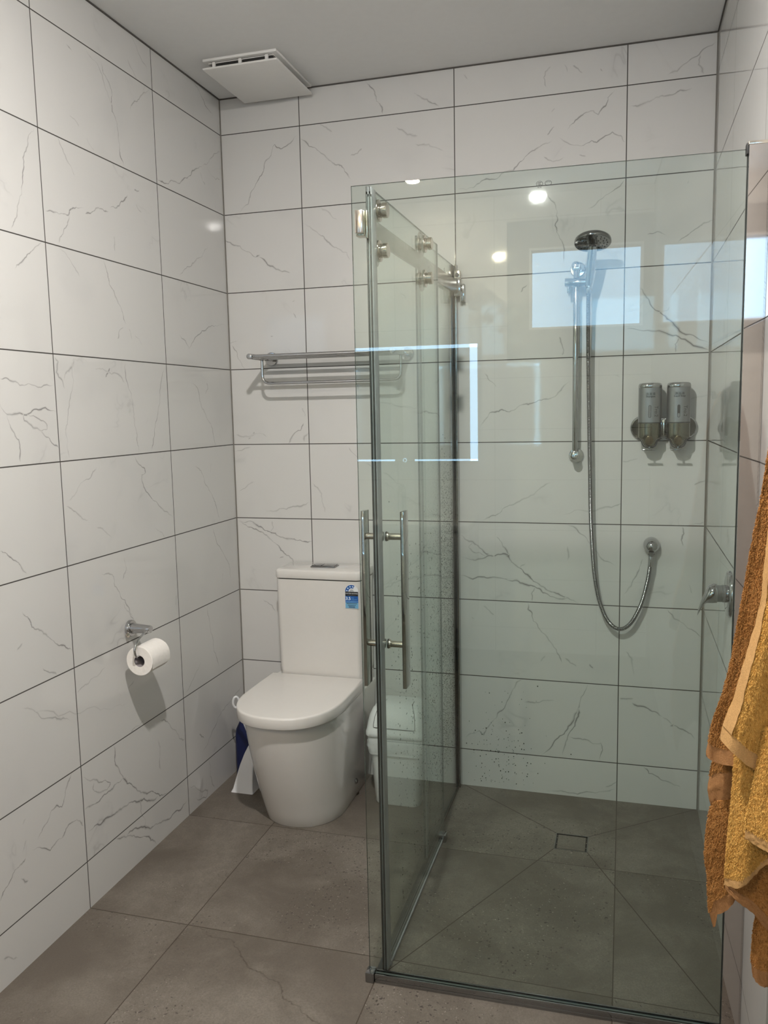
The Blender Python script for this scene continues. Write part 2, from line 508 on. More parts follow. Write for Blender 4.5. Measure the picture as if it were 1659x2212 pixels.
def loft(bm, rings, cap=True, mat=0, closed=True):
    R = [[bm.verts.new(p) for p in ring] for ring in rings]
    n = len(R[0])
    for a, b in zip(R, R[1:]):
        for k in range(n if closed else n - 1):
            f = bm.faces.new((a[k], a[(k + 1) % n], b[(k + 1) % n], b[k])); f.material_index = mat
    if cap:
        bm.faces.new(R[0]).material_index = mat
        bm.faces.new(R[-1]).material_index = mat
    bmesh.ops.recalc_face_normals(bm, faces=bm.faces)
    return bm

def prism(bm, poly, ext, mat=0):
    """poly: 3-D points of a flat outline, extruded along vector ext."""
    ext = Vector(ext)
    return loft(bm, [[Vector(p) for p in poly], [Vector(p) + ext for p in poly]], True, mat)

def rrect(cx, cy, hx, hy, r, n=6):
    r = min(r, hx * 0.999, hy * 0.999)
    pts = []
    for (sx, sy, a0) in ((1, 1, 0), (-1, 1, 90), (-1, -1, 180), (1, -1, 270)):
        for k in range(n + 1):
            a = math.radians(a0 + 90 * k / n)
            pts.append((cx + sx * (hx - r) + r * math.cos(a), cy + sy * (hy - r) + r * math.sin(a)))
    return pts

def ring_flat(bm, c, ax, ay, ro, ri, thick, seg=32, rx=1.0):
    """thin flat ring lying in the plane (ax, ay), thickness along their cross product."""
    c, ax, ay = Vector(c), Vector(ax).normalized(), Vector(ay).normalized()
    nrm = ax.cross(ay)
    rows = []
    for r, h in ((ro, 0), (ro, thick), (ri, thick), (ri, 0)):
        rows.append([bm.verts.new(c + ax * (r * rx * math.cos(2 * PI * k / seg)) + ay * (r * math.sin(2 * PI * k / seg)) + nrm * h) for k in range(seg)])
    for i in range(4):
        a, b = rows[i], rows[(i + 1) % 4]
        for k in range(seg):
            bm.faces.new((a[k], a[(k + 1) % seg], b[(k + 1) % seg], b[k]))
    bmesh.ops.recalc_face_normals(bm, faces=bm.faces)
    return bm

def text(name, s, size, origin, xa, ya, mat, parent, align='CENTER', extrude=0.0002, bold=0.0):
    """lettering as a mesh part lying in the plane (xa, ya) with its middle at origin."""
    cu = bpy.data.curves.new(name, 'FONT')
    cu.body = s
    cu.size = size
    cu.align_x = align
    cu.align_y = 'CENTER'
    cu.extrude = extrude
    cu.offset = bold
    cu.resolution_u = 3
    o = bpy.data.objects.new(name + '_tmp', cu)
    C.objects.link(o)
    bpy.context.view_layer.update()
    dg = bpy.context.evaluated_depsgraph_get()
    me = bpy.data.meshes.new_from_object(o.evaluated_get(dg))
    bpy.data.objects.remove(o)
    xa, ya = Vector(xa).normalized(), Vector(ya).normalized()
    za = xa.cross(ya)
    org = Vector(origin) - world_loc(parent)
    me.transform(Matrix(((xa.x, ya.x, za.x, org.x), (xa.y, ya.y, za.y, org.y), (xa.z, ya.z, za.z, org.z), (0, 0, 0, 1))))
    me.name = name
    me.materials.clear()
    me.materials.append(mat)
    o = bpy.data.objects.new(name, me)
    C.objects.link(o)
    o.parent = parent
    return o

def smoothstep(a, b, x):
    t = min(1, max(0, (x - a) / (b - a)))
    return t * t * (3 - 2 * t)
VEINS_LEFT = [
 (0.5, 3, [(772,2532),(764,2501),(736,2482),(724,2452),(729,2403),(706,2368),(699,2317),(695,2274),(679,2253)]),
 (0.25, 3, [(849,2539),(802,2521),(769,2491),(747,2448),(720,2413)]),
 (0.35, 3, [(496,2548),(538,2524),(580,2487),(621,2456),(627,2439)]),
 (0.3, 3, [(627,2595),(605,2572),(582,2549)]),
 (0.25, 3, [(603,2674),(565,2641),(512,2606)]),
 (0.5, 3, [(1094,2245),(1127,2194),(1150,2135),(1158,2089),(1184,2024),(1196,1988),(1215,1959)]),
 (0.35, 3, [(1006,2252),(970,2199),(947,2178),(935,2161)]),
 (0.25, 3, [(944,2326),(900,2304)]),
 (0.3, 3, [(868,2285),(832,2258)]),
 (0.55, 3.5, [(1075,2033),(1050,2038),(1019,2037),(973,2045),(969,2058),(938,2073),(903,2078)]),
 (0.55, 3.5, [(898,2063),(869,2071),(846,2087),(816,2095),(779,2095)]),
 (0.55, 3.5, [(770,2110),(739,2114),(705,2142),(670,2170)]),
 (0.4, 3, [(973,2045),(990,2007),(1012,1979),(1027,1956)]),
 (0.4, 3, [(630,2195),(600,2200)]),
 (0.4, 3, [(626,2153),(611,2138),(594,2132)]),
 (0.55, 3.5, [(488,2266),(442,2262),(392,2284),(331,2290),(309,2307),(255,2334),(208,2371),(156,2396)]),
 (0.4, 3, [(156,2396),(101,2432),(62,2463),(12,2486)]),
 (0.35, 3, [(181,2368),(161,2336),(145,2329)]),
 (0.3, 3, [(126,2403),(59,2370),(22,2379)]),
 (0.45, 3, [(200,2676),(148,2648),(117,2622),(66,2612)]),
 (0.4, 3, [(144,2100),(217,2051),(286,2008),(368,1965)]),
 (0.45, 3, [(1095,1948),(1133,1922),(1170,1893),(1213,1858)]),
 (0.5, 3, [(821,1946),(802,1906),(798,1876),(760,1832),(736,1799),(719,1763)]),
 (0.25, 3, [(1029,1940),(974,1909),(941,1877)]),
 (0.35, 5, [(756,2028),(757,1979)]),
 (0.4, 6, [(937,2517),(912,2509)]),
 (0.55, 3.5, [(1296,1574),(1258,1569),(1191,1564),(1093,1562)]),
 (0.6, 4.5, [(1302,1510),(1291,1491),(1273,1483),(1233,1486),(1199,1484),(1168,1496),(1131,1500),(1087,1489)]),
 (0.55, 3.5, [(1284,1483),(1275,1460),(1264,1440),(1244,1416),(1241,1388),(1244,1358)]),
 (0.45, 4, [(1222,1486),(1218,1466),(1185,1446),(1156,1437),(1131,1440),(1130,1455),(1159,1469),(1205,1482)]),
 (0.55, 4, [(1156,1437),(1127,1419),(1086,1388)]),
 (0.35, 6, [(1079,1641),(1064,1628),(1074,1598),(1053,1578),(1042,1553)]),
 (0.4, 5, [(992,1646),(1009,1613),(1047,1574)]),
 (0.3, 3, [(992,1646),(1008,1558),(1038,1472),(1051,1438),(1049,1395),(1044,1354)]),
 (0.4, 3, [(736,1644),(730,1578),(708,1506),(698,1433),(694,1389),(689,1352)]),
 (0.45, 3, [(503,1635),(539,1557),(555,1496),(580,1435),(600,1375),(611,1355)]),
 (0.5, 4, [(819,1621),(833,1605),(846,1591)]),
 (0.25, 4, [(903,1618),(844,1611),(781,1604),(743,1575)]),
 (0.4, 3, [(320,1588),(272,1562),(264,1523),(228,1478),(184,1437),(170,1391),(149,1349)]),
 (0.35, 3, [(205,1591),(195,1569),(221,1549)]),
 (0.45, 3, [(389,1759),(349,1738),(325,1710),(282,1749),(222,1784),(111,1813),(21,1824)]),
 (0.35, 3, [(770,1712),(760,1736),(734,1750)]),
 (0.45, 3, [(705,1750),(691,1716)]),
 (0.3, 3, [(672,1734),(636,1703)]),
 (0.5, 3.5, [(724,1344),(700,1323),(658,1298),(655,1285),(678,1279),(676,1254),(648,1216),(587,1169),(542,1140),(494,1112)]),
 (0.3, 3, [(919,1321),(951,1292),(1019,1258),(1062,1234)]),
 (0.3, 4, [(1070,1220),(1019,1190),(971,1165)]),
 (0.35, 5, [(937,1140),(901,1126),(864,1099)]),
 (0.4, 3, [(327,1285),(268,1247),(253,1211),(198,1159),(166,1102),(146,1052)]),
 (0.3, 3, [(198,1288),(208,1250)]),
 (0.4, 3, [(614,1094),(555,1052)]),
 (0.5, 3.5, [(1342,1137),(1319,1126),(1291,1103),(1266,1074),(1247,1058)]),
 (0.45, 3, [(929,995),(872,982),(864,944),(836,904),(798,863),(769,813)]),
 (0.4, 3, [(803,1024),(796,984),(818,954)]),
 (0.4, 3, [(210,1040),(184,980),(121,909),(80,852),(77,808)]),
 (0.35, 3, [(140,845),(156,809)]),
 (0.5, 4, [(1280,963),(1260,944),(1247,913),(1203,883),(1164,851),(1123,827),(1084,801)]),
 (0.4, 4, [(1216,789),(1160,752)]),
 (0.3, 4, [(1286,880),(1310,866)]),
 (0.4, 3, [(824,885),(795,845),(770,811)]),
 (0.4, 3, [(284,744),(269,684),(249,612),(241,550),(206,481)]),
 (0.35, 3, [(349,542),(404,501),(469,465)]),
 (0.35, 3, [(936,705),(996,692),(1054,680),(1079,671)]),
 (0.25, 3, [(790,614),(825,598)]),
 (0.3, 4, [(1307,708),(1258,680),(1179,635),(1117,601)]),
 (0.2, 3, [(1258,680),(1070,606),(941,572),(835,551)]),
 (0.35, 3, [(746,461),(796,460),(826,449)]),
 (0.55, 3.5, [(1125,447),(1146,426),(1165,389),(1178,368),(1199,383),(1224,378),(1251,352),(1285,326)]),
 (0.5, 3.5, [(1089,264),(1099,280),(1117,299),(1155,303),(1175,288),(1187,279),(1209,281),(1239,269),(1310,308)]),
 (0.55, 3.5, [(1334,300),(1351,292),(1377,290),(1405,264),(1438,238)]),
 (0.35, 3.5, [(1329,349),(1348,321)]),
 (0.35, 3, [(1323,408),(1337,394)]),
 (0.45, 5, [(1359,254),(1344,236),(1332,233)]),
 (0.6, 5, [(919,444),(919,400),(900,359),(881,322),(861,293),(825,265),(789,228),(751,207),(691,179),(617,148)]),
 (0.6, 4.5, [(881,322),(922,319),(959,313),(1002,307),(1036,307),(1080,312)]),
 (0.45, 4, [(1078,411),(1044,385),(1005,362),(948,336),(966,322),(1008,331),(1035,354),(1029,373)]),
 (0.6, 6, [(681,171),(714,166),(772,200),(830,218),(886,226),(941,227),(1010,229),(1072,239)]),
 (0.4, 3, [(796,208),(796,167),(770,124),(772,96)]),
 (0.6, 5.5, [(503,61),(592,60),(680,67),(743,78),(820,118),(858,129),(882,127)]),
 (0.55, 4.5, [(940,146),(896,131),(841,105),(785,73),(747,38),(708,5)]),
 (0.4, 4, [(650,425),(603,404),(573,365),(532,314),(492,295)]),
 (0.3, 5, [(667,365),(663,303),(662,254)]),
 (0.4, 3, [(7,351),(88,320),(165,305),(239,277),(277,250),(328,209),(376,195)]),
 (0.35, 4, [(388,273),(351,245)]),
 (0.45, 4, [(480,109),(409,60),(345,30),(361,7),(436,43)]),
 (0.45, 3, [(322,139),(321,77),(285,19)]),
 (0.5, 6, [(1442,80),(1419,69),(1393,51)]),
]
VEINS_BACK = [
 (0.5, 3.5, [(599,2668),(630,2633),(635,2601),(652,2583),(657,2553)]),
 (0.55, 3, [(320,2518),(295,2494),(251,2473),(226,2492),(209,2453),(179,2417),(159,2380),(125,2332),(107,2283),(67,2255)]),
 (0.45, 4, [(332,2501),(367,2470),(415,2440),(450,2410),(492,2389),(509,2363),(529,2337)]),
 (0.3, 4, [(409,2549),(462,2511)]),
 (0.3, 4, [(576,2443),(558,2426),(528,2421)]),
 (0.3, 6, [(708,2503),(750,2472),(790,2463)]),
 (0.3, 5, [(778,2435),(829,2430),(884,2401)]),
 (0.4, 5, [(775,2613),(808,2591),(869,2558)]),
 (0.5, 4, [(0,2155),(32,2135),(89,2105),(134,2079)]),
 (0.7, 8, [(127,2079),(148,2087)]),
 (0.6, 5, [(140,2081),(180,2047),(215,2028),(240,2018),(274,2010)]),
 (0.35, 4, [(334,2191),(394,2148),(429,2117),(477,2086),(507,2070),(518,2044)]),
 (0.3, 4, [(406,2244),(474,2191)]),
 (0.4, 3, [(11,1744),(33,1714),(44,1684),(63,1644)]),
 (0.4, 4, [(276,1901),(289,1906)]),
 (0.35, 4, [(281,1861),(293,1837)]),
 (0.3, 5, [(179,1773),(192,1772)]),
 (0.3, 4, [(-18,1760),(35,1761)]),
 (0.5, 3.5, [(1479,2539),(1457,2517),(1449,2490),(1426,2464),(1409,2480),(1374,2470),(1345,2448),(1322,2425)]),
 (0.5, 3.5, [(1519,2367),(1510,2368),(1501,2388),(1473,2403),(1444,2389),(1421,2374),(1404,2382),(1369,2368),(1322,2384),(1293,2405)]),
 (0.55, 3.5, [(1272,2395),(1239,2387),(1209,2370),(1167,2339),(1137,2310),(1094,2302),(1081,2289),(1044,2289),(1006,2275),(994,2264),(937,2263)]),
 (0.4, 3, [(1278,2444),(1254,2415)]),
 (0.45, 4, [(1242,2346),(1257,2333),(1275,2326),(1311,2337)]),
 (0.35, 3, [(1361,2340),(1387,2332)]),
 (0.3, 3, [(1280,2503),(1266,2491)]),
 (0.5, 4, [(1309,2644),(1321,2615)]),
 (0.4, 4, [(1265,2642),(1247,2627),(1241,2608),(1250,2575)]),
 (0.3, 4, [(1338,2635),(1373,2608)]),
 (0.35, 4, [(1430,2615),(1439,2603)]),
 (0.4, 5, [(971,2586),(977,2592)]),
 (0.3, 4, [(959,2654),(975,2635)]),
 (0.4, 4, [(1797,2649),(1750,2623),(1702,2594),(1649,2565)]),
 (0.3, 5, [(1750,2617),(1745,2586),(1762,2554)]),
 (0.35, 5, [(1531,2480),(1573,2484),(1611,2498),(1655,2501),(1726,2515)]),
 (0.4, 3, [(1515,2242),(1484,2214),(1441,2186),(1392,2155)]),
 (0.5, 3.5, [(1252,2235),(1273,2192),(1288,2161),(1291,2126),(1282,2109),(1288,2085),(1306,2054),(1313,2012),(1316,1976)]),
 (0.4, 3.5, [(1828,2085),(1796,2085),(1758,2066),(1720,2040),(1693,2019)]),
 (0.4, 3, [(1592,2056),(1625,2062),(1654,2045)]),
 (0.6, 6, [(1566,1884),(1589,1853),(1607,1820),(1648,1783),(1682,1755),(1705,1724),(1750,1708),(1801,1682)]),
 (0.6, 6, [(1525,1738),(1574,1733),(1626,1728),(1672,1714),(1711,1698),(1751,1673),(1804,1656)]),
 (0.4, 4, [(1706,1701),(1692,1681),(1693,1651)]),
 (0.35, 3, [(1625,1793),(1664,1796),(1670,1808)]),
 (0.5, 5, [(1299,1724),(1306,1700),(1315,1675),(1309,1657)]),
 (0.35, 3, [(1161,1886),(1186,1912)]),
 (0.4, 5, [(1719,2209),(1723,2220)]),
 (0.5, 4, [(1337,1565),(1302,1530),(1273,1507),(1237,1499),(1189,1485),(1158,1482),(1121,1459),(1091,1468),(1047,1457),(1028,1430),(1013,1408)]),
 (0.3, 3, [(1029,1604),(1060,1567),(1072,1551)]),
 (0.35, 4, [(1271,1200),(1226,1172),(1146,1124),(1083,1083),(1020,1056)]),
 (0.6, 5.5, [(933,997),(981,972),(1019,941),(1064,920),(1117,925),(1127,899),(1158,878),(1189,851),(1208,829),(1251,805),(1300,785),(1373,753)]),
 (0.55, 4.5, [(1070,994),(1096,956),(1117,925)]),
 (0.5, 4.5, [(939,910),(987,901),(1032,916),(1064,920)]),
 (0.35, 4, [(981,972),(965,952),(981,934),(1032,916)]),
 (0.6, 5.5, [(935,841),(1025,838),(1083,837),(1146,830),(1208,810),(1245,786),(1300,766),(1337,768)]),
 (0.4, 4, [(1214,807),(1202,781),(1205,752)]),
 (0.4, 4, [(1158,878),(1180,895)]),
 (0.35, 4, [(1323,1043),(1389,1007),(1413,977),(1443,941),(1467,913),(1503,896)]),
 (0.3, 7, [(1333,965),(1333,912)]),
 (0.45, 4, [(1729,1045),(1735,1021),(1727,997),(1733,973)]),
 (0.4, 4, [(1601,927),(1587,896),(1573,858),(1556,821),(1528,789)]),
 (0.3, 4, [(1756,841),(1768,805)]),
 (0.3, 5, [(1311,1080),(1406,1094),(1488,1110),(1523,1123)]),
 (0.3, 5, [(1521,1276),(1577,1288)]),
 (0.3, 4, [(1802,1211),(1764,1193)]),
 (0.3, 4, [(1803,1061),(1745,1045)]),
 (0.3, 4, [(1488,1584),(1511,1572)]),
 (0.5, 4, [(1188,746),(1189,720),(1205,705),(1208,676),(1233,645),(1267,605),(1295,571),(1308,540),(1314,521)]),
 (0.4, 5, [(1255,546),(1237,519)]),
 (0.3, 5, [(1326,541),(1369,509)]),
 (0.4, 4, [(1415,525),(1430,506)]),
 (0.3, 5, [(1018,725),(1063,691)]),
 (0.3, 5, [(973,680),(986,674)]),
 (0.45, 4, [(1684,744),(1708,712),(1754,680),(1805,649)]),
 (0.3, 5, [(1542,581),(1566,551),(1576,488)]),
 (0.6, 5.5, [(1411,447),(1395,404),(1380,357),(1362,316),(1340,275),(1325,244),(1297,221),(1279,190),(1241,152)]),
 (0.6, 5, [(1377,350),(1377,318),(1365,280),(1344,249),(1332,215),(1319,157)]),
 (0.5, 4, [(1341,235),(1378,232),(1409,229),(1433,215),(1460,221),(1467,195),(1458,151)]),
 (0.45, 4, [(1180,449),(1145,430),(1129,396),(1110,355),(1081,312),(1068,284),(1042,255),(1019,212),(1002,227),(963,210),(943,195)]),
 (0.3, 5, [(1177,357),(1234,361),(1290,373)]),
 (0.5, 6, [(1569,386),(1610,376),(1640,360),(1675,343)]),
 (0.45, 4, [(1675,343),(1710,315),(1751,299),(1792,268)]),
 (0.5, 7, [(1702,308),(1716,318)]),
 (0.3, 5, [(1524,401),(1575,405)]),
 (0.45, 4, [(1614,145),(1633,121),(1674,102),(1709,93),(1739,84),(1745,75)]),
 (0.4, 4, [(1254,6),(1292,13),(1342,12),(1410,24),(1472,31),(1514,49)]),
 (0.35, 4, [(1520,76),(1478,51)]),
 (0.6, 5, [(9,1035),(70,1033),(109,1012),(149,991),(188,974),(240,966),(286,957),(331,959)]),
 (0.5, 4, [(9,1035),(49,1011),(95,996),(135,975),(160,951),(192,918),(225,897),(250,867),(328,867)]),
 (0.4, 4, [(157,1038),(163,1013),(149,991)]),
 (0.5, 6, [(241,1349),(262,1384),(295,1402),(308,1431)]),
 (0.5, 7, [(329,1393),(310,1378),(309,1357)]),
 (0.45, 4, [(96,1398),(68,1368)]),
 (0.25, 5, [(12,1387),(52,1381),(105,1392),(151,1377)]),
 (0.3, 5, [(129,1081),(192,1088),(252,1098),(323,1117)]),
 (0.35, 4, [(87,1197),(15,1157)]),
 (0.4, 4, [(494,1335),(518,1305),(530,1288)]),
 (0.3, 4, [(339,1192),(376,1151),(389,1072)]),
 (0.4, 4, [(561,1270),(588,1258)]),
 (0.3, 4, [(627,1235),(669,1212),(711,1183)]),
 (0.3, 4, [(304,1491),(316,1455)]),
 (0.3, 4, [(9,1320),(77,1338)]),
 (0.4, 5, [(531,1578),(540,1555)]),
 (0.3, 4, [(722,1488),(793,1481),(833,1457)]),
 (0.3, 4, [(104,710),(143,687),(159,662)]),
 (0.4, 4, [(184,883),(205,890)]),
]
# ------------------------------------------------------------------ the room
W, ZC = 1.8052, 2.682
YR = -4.2           # rear wall, behind the camera
XL = -0.55          # the room widens to the left behind the camera

def add_ribbons(bm, lay, veins, place, lim, seed):
    """marble veins as fine strips lying in the tile face; 'vein' fades to nothing at their edges."""
    rnd = random.Random(seed)
    for vi, (s, w, pts) in enumerate(veins):
        P = [Vector((a / 1000, b / 1000)) for a, b in pts]
        for _ in range(3):                                   # fractal wander
            if sum((b - a).length for a, b in zip(P, P[1:])) / (len(P) - 1) < max(0.007, w * 0.0022): break
            Q = [P[0]]
            for a, b in zip(P, P[1:]):
                L = (b - a).length
                nrm = Vector((-(b - a).y, (b - a).x))
                Q += [(a + b) / 2 + nrm * rnd.uniform(-0.13, 0.13) * (1 if L > 0.006 else 0.2), b]
            P = Q
        n = len(P)
        rows = []
        ph = rnd.uniform(0, 6)
        for i, p in enumerate(P):
            t = (P[min(i + 1, n - 1)] - P[max(i - 1, 0)])
            t = t.normalized() if t.length > 1e-7 else Vector((1, 0))
            nr = Vector((-t.y, t.x))
            e = min(1, i / (0.12 * n) + 0.25, (n - 1 - i) / (0.12 * n) + 0.25)
            hw = w * 0.001 * 0.95 * e * (0.75 + 0.45 * math.sin(i * 0.37 + ph) * math.sin(i * 0.11 + 2 * ph) + rnd.uniform(-0.15, 0.2))
            st = s * 1.85 * e * (0.82 + 0.28 * math.sin(i * 0.21 + ph) + rnd.uniform(-0.1, 0.1))
            row = []
            for k, q in ((-1.25, 0.0), (-0.34, 0.42), (0.0, 1.0), (0.32, 0.42), (1.15, 0.0)):
                a = p + nr * hw * k
                a.x = min(max(a.x, lim[0]), lim[1]); a.y = min(max(a.y, 0.002), ZC - 0.002)
                v = bm.verts.new(place(a.x, a.y, 0.0001 + vi * 2e-6))
                v[lay] = max(0, min(1, st * q))
                row.append(v)
            rows.append(row)
        for a, b in zip(rows, rows[1:]):
            for k in range(4):
                bm.faces.new((a[k], a[k + 1], b[k + 1], b[k]))
    return bm

bm = BM(); lay = bm.verts.layers.float.new('vein')
box(bm, (0.0, 0.0, -0.02), (W, 0.1, ZC))
add_ribbons(bm, lay, VEINS_BACK, lambda a, b, h: (a, -h, b), (0.002, W - 0.002), 5)
struct('wall_back', bm, M['back'])
bm = BM(); lay = bm.verts.layers.float.new('vein')
box(bm, (-0.1, -2.45, -0.02), (0.0, 0.1, ZC))
add_ribbons(bm, lay, VEINS_LEFT, lambda a, b, h: (h, -a, b), (0.002, 2.4), 9)
struct('wall_left', bm, M['left'])
bm = BM()
box(bm, (XL - 0.1, -2.45, -0.02), (-0.1, -2.35, ZC))
box(bm, (XL - 0.1, YR, -0.02), (XL, -2.45, ZC))
struct('wall_left_rear', bm, M['rear_dark'])  # unseen walls, coloured dark to cut the light they bounce
bm = BM()
box(bm, (W, YR, -0.02), (W + 0.1, 0.1, ZC))
struct('wall_right', bm, M['right'])
# rear wall with the window opening
WX0, WX1, WZ0, WZ1 = 1.135, 1.745, 1.935, 2.372
bm = BM()
box(bm, (XL - 0.1, YR - 0.12, -0.02), (0.998, YR, ZC))
box(bm, (0.998, YR - 0.12, -0.02), (W + 0.1, YR, 1.743))
box(bm, (0.998, YR - 0.12, 2.534), (W + 0.1, YR, ZC))
struct('wall_rear', bm, M['rear'])
bm = BM()
box(bm, (0.998, YR - 0.12, 1.743), (WX0, YR - 0.03, 2.534))
box(bm, (WX1, YR - 0.12, 1.743), (W + 0.1, YR - 0.03, 2.534))
box(bm, (WX0, YR - 0.12, 1.743), (WX1, YR - 0.03, WZ0))
box(bm, (WX0, YR - 0.12, WZ1), (WX1, YR - 0.03, 2.534))
struct('trim_2', bm, M['recess'])  # recessed surround of the window, darker than the tiled wall
bm = BM()
box(bm, (WX0, YR - 0.09, WZ0), (WX1, YR - 0.084, WZ1))
win = struct('window_1', bm, M['pane'])
bm = BM()
for lo, hi in (((WX0 - 0.012, YR - 0.1, WZ0 - 0.012), (WX1 + 0.012, YR - 0.022, WZ0)), ((WX0 - 0.012, YR - 0.1, WZ1), (WX1 + 0.012, YR - 0.022, WZ1 + 0.012)),
               ((WX0 - 0.012, YR - 0.1, WZ0), (WX0, YR - 0.022, WZ1)), ((WX1, YR - 0.1, WZ0), (WX1 + 0.012, YR - 0.022, WZ1))):
    box(bm, lo, hi, 0.002)
obj('window_frame', bm, M['white_frame'], win)

bm = BM(); box(bm, (XL - 0.1, YR - 0.12, ZC), (W + 0.1, 0.1, ZC + 0.1)); struct('ceiling', bm, M['ceiling'])
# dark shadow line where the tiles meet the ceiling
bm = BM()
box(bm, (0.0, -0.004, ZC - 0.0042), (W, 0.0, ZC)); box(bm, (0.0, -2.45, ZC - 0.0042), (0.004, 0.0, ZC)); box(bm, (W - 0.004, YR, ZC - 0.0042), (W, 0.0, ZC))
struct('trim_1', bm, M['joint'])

# silicone in the upright corners of the back wall
bm = BM(); box(bm, (0.0, -0.0035, 0.0), (0.0035, 0.0, ZC)); struct('trim_3', bm, M['corner_joint'])
bm = BM(); box(bm, (W - 0.0045, -0.0045, 0.0), (W, 0.0, ZC)); struct('trim_4', bm, M['corner_joint'])

# floor, with the cuts that fall towards the drain
DX0, DX1, DY0, DY1 = 1.320, 1.430, -0.401, -0.294
bm = BM(); lay = bm.verts.layers.float.new('vein')
e = 0.004
def slab(x0, x1, y0, y1): box(bm, (x0, y0, -0.1), (x1, y1, 0.0))
slab(XL - 0.1, DX0, YR - 0.12, 0.1); slab(DX1, W + 0.1, YR - 0.12, 0.1); slab(DX0, DX1, YR - 0.12, DY0); slab(DX0, DX1, DY1, 0.1)
def groove(a, b, w=0.0032):
    a, b = Vector(a), Vector(b); t = (b - a).normalized(); n = Vector((-t.y, t.x)) * w / 2
    vs = []
    for p in (a - n, a + n, b + n, b - n):
        v = bm.verts.new((p.x, p.y, 0.0003)); v[lay] = 1.0; vs.append(v)
    bm.faces.new(vs)
groove((DX0, DY1), (0.940, 0.0)); groove((DX1, DY1), (1.80, 0.0)); groove((DX0, DY0), (0.935, -1.15)); groove((DX1, DY0), (1.80, -1.14))
rnd = random.Random(8)
def crack(pts, w, s):
    P = [Vector(p) for p in pts]
    for _ in range(4):
        Q = [P[0]]
        for a, b in zip(P, P[1:]):
            d_ = b - a
            Q += [(a + b) / 2 + Vector((-d_.y, d_.x)) * rnd.uniform(-0.18, 0.18), b]
        P = Q
    prev = None
    for i, p in enumerate(P):
        t = (P[min(i + 1, len(P) - 1)] - P[max(i - 1, 0)]).normalized(); n = Vector((-t.y, t.x))
        hw = w * rnd.uniform(0.3, 1.0); st = s * rnd.uniform(0.3, 1.0)
        row = []
        for k, q in ((-1, 0), (0, 1), (1, 0)):
            v = bm.verts.new((p.x + n.x * hw * k, p.y + n.y * hw * k, 0.0003)); v[lay] = st * q; row.append(v)
        if prev:
            for k in range(2): bm.faces.new((prev[k], prev[k + 1], row[k + 1], row[k]))
        prev = row
crack([(0.369, -1.09), (0.441, -1.115), (0.536, -1.163), (0.633, -1.225), (0.705, -1.27), (0.773, -1.312), (0.839, -1.355)], 0.005, 0.85)
struct('floor', bm, M['floor'])

# ------------------------------------------------------------------ ceiling lamps
def downlight(x, y, m, label):
    t = thing('downlight', label, 'ceiling light', (x, y, ZC), 'round recessed ceiling downlights')
    bm = BM(); lathe(bm, (x, y, ZC), (0, 0, -1), [(0, 0.036), (0, 0.052), (0.004, 0.051), (0.006, 0.046), (0.003, 0.037), (0, 0.036)], 40, cap=False)
    obj('trim_ring', bm, M['white_frame'], t)
    bm = BM(); lathe(bm, (x, y, ZC - 0.0005), (0, 0, -1), [(0, 0.036), (0.004, 0.0355), (0.009, 0.031), (0.013, 0.020), (0.0145, 0.0)], 40)
    obj('diffuser', bm, m, t)
downlight(1.03, -1.93, M['lamp'], 'round ceiling downlight before the shower glass, the cooler white one')
downlight(0.545, -3.72, M['lamp_warm'], 'round ceiling downlight near the lit mirror, the warm yellow one')

# ------------------------------------------------------------------ ceiling extractor fan
t = thing('extractor_fan', 'square white extractor fan cover on ceiling above the toilet corner', 'extractor fan', (0.255, -0.19, ZC))
bm = BM()
x0, x1, y0, y1 = 0.118, 0.392, -0.352, -0.022
box(bm, (x0, y0, ZC - 0.010), (x1, y1, ZC), 0.003)
obj('mounting_frame', bm, M['fan'], t)
bm = BM(); box(bm, (x0 + 0.026, y0 + 0.016, ZC - 0.029), (x1 - 0.022, y1 - 0.02, ZC - 0.010)); obj('slot_shade_box', bm, M['dark'], t)  # solid dark box painting the shade of the slot above the cover
bm = BM()
for lo, hi in (((x0 + 0.016, y0 + 0.014, ZC - 0.0145), (x1 - 0.016, y0 + 0.021, ZC - 0.012)), ((x0 + 0.016, y1 - 0.021, ZC - 0.0145), (x1 - 0.016, y1 - 0.014, ZC - 0.012)),
               ((x0 + 0.016, y0 + 0.021, ZC - 0.0145), (x0 + 0.022, y1 - 0.021, ZC - 0.012)), ((x1 - 0.022, y0 + 0.021, ZC - 0.0145), (x1 - 0.016, y1 - 0.021, ZC - 0.012))):
    box(bm, lo, hi)
obj('inner_rim', bm, M['fan'], t)
bm = BM(); box(bm, (x0 - 0.002, y0 + 0.0, ZC - 0.036), (x1 + 0.002, y1 + 0.002, ZC - 0.029), 0.0035, 3); obj('cover_panel', bm, M['fan'], t)
for fx in (0.08, 0.5, 0.92):
    x = x0 + 0.02 + (x1 - x0 - 0.04) * fx
    bm = BM(); box(bm, (x - 0.006, y0 + 0.006, ZC - 0.030), (x + 0.006, y0 + 0.015, ZC - 0.012), 0.002); obj('clip', bm, M['fan'], t)

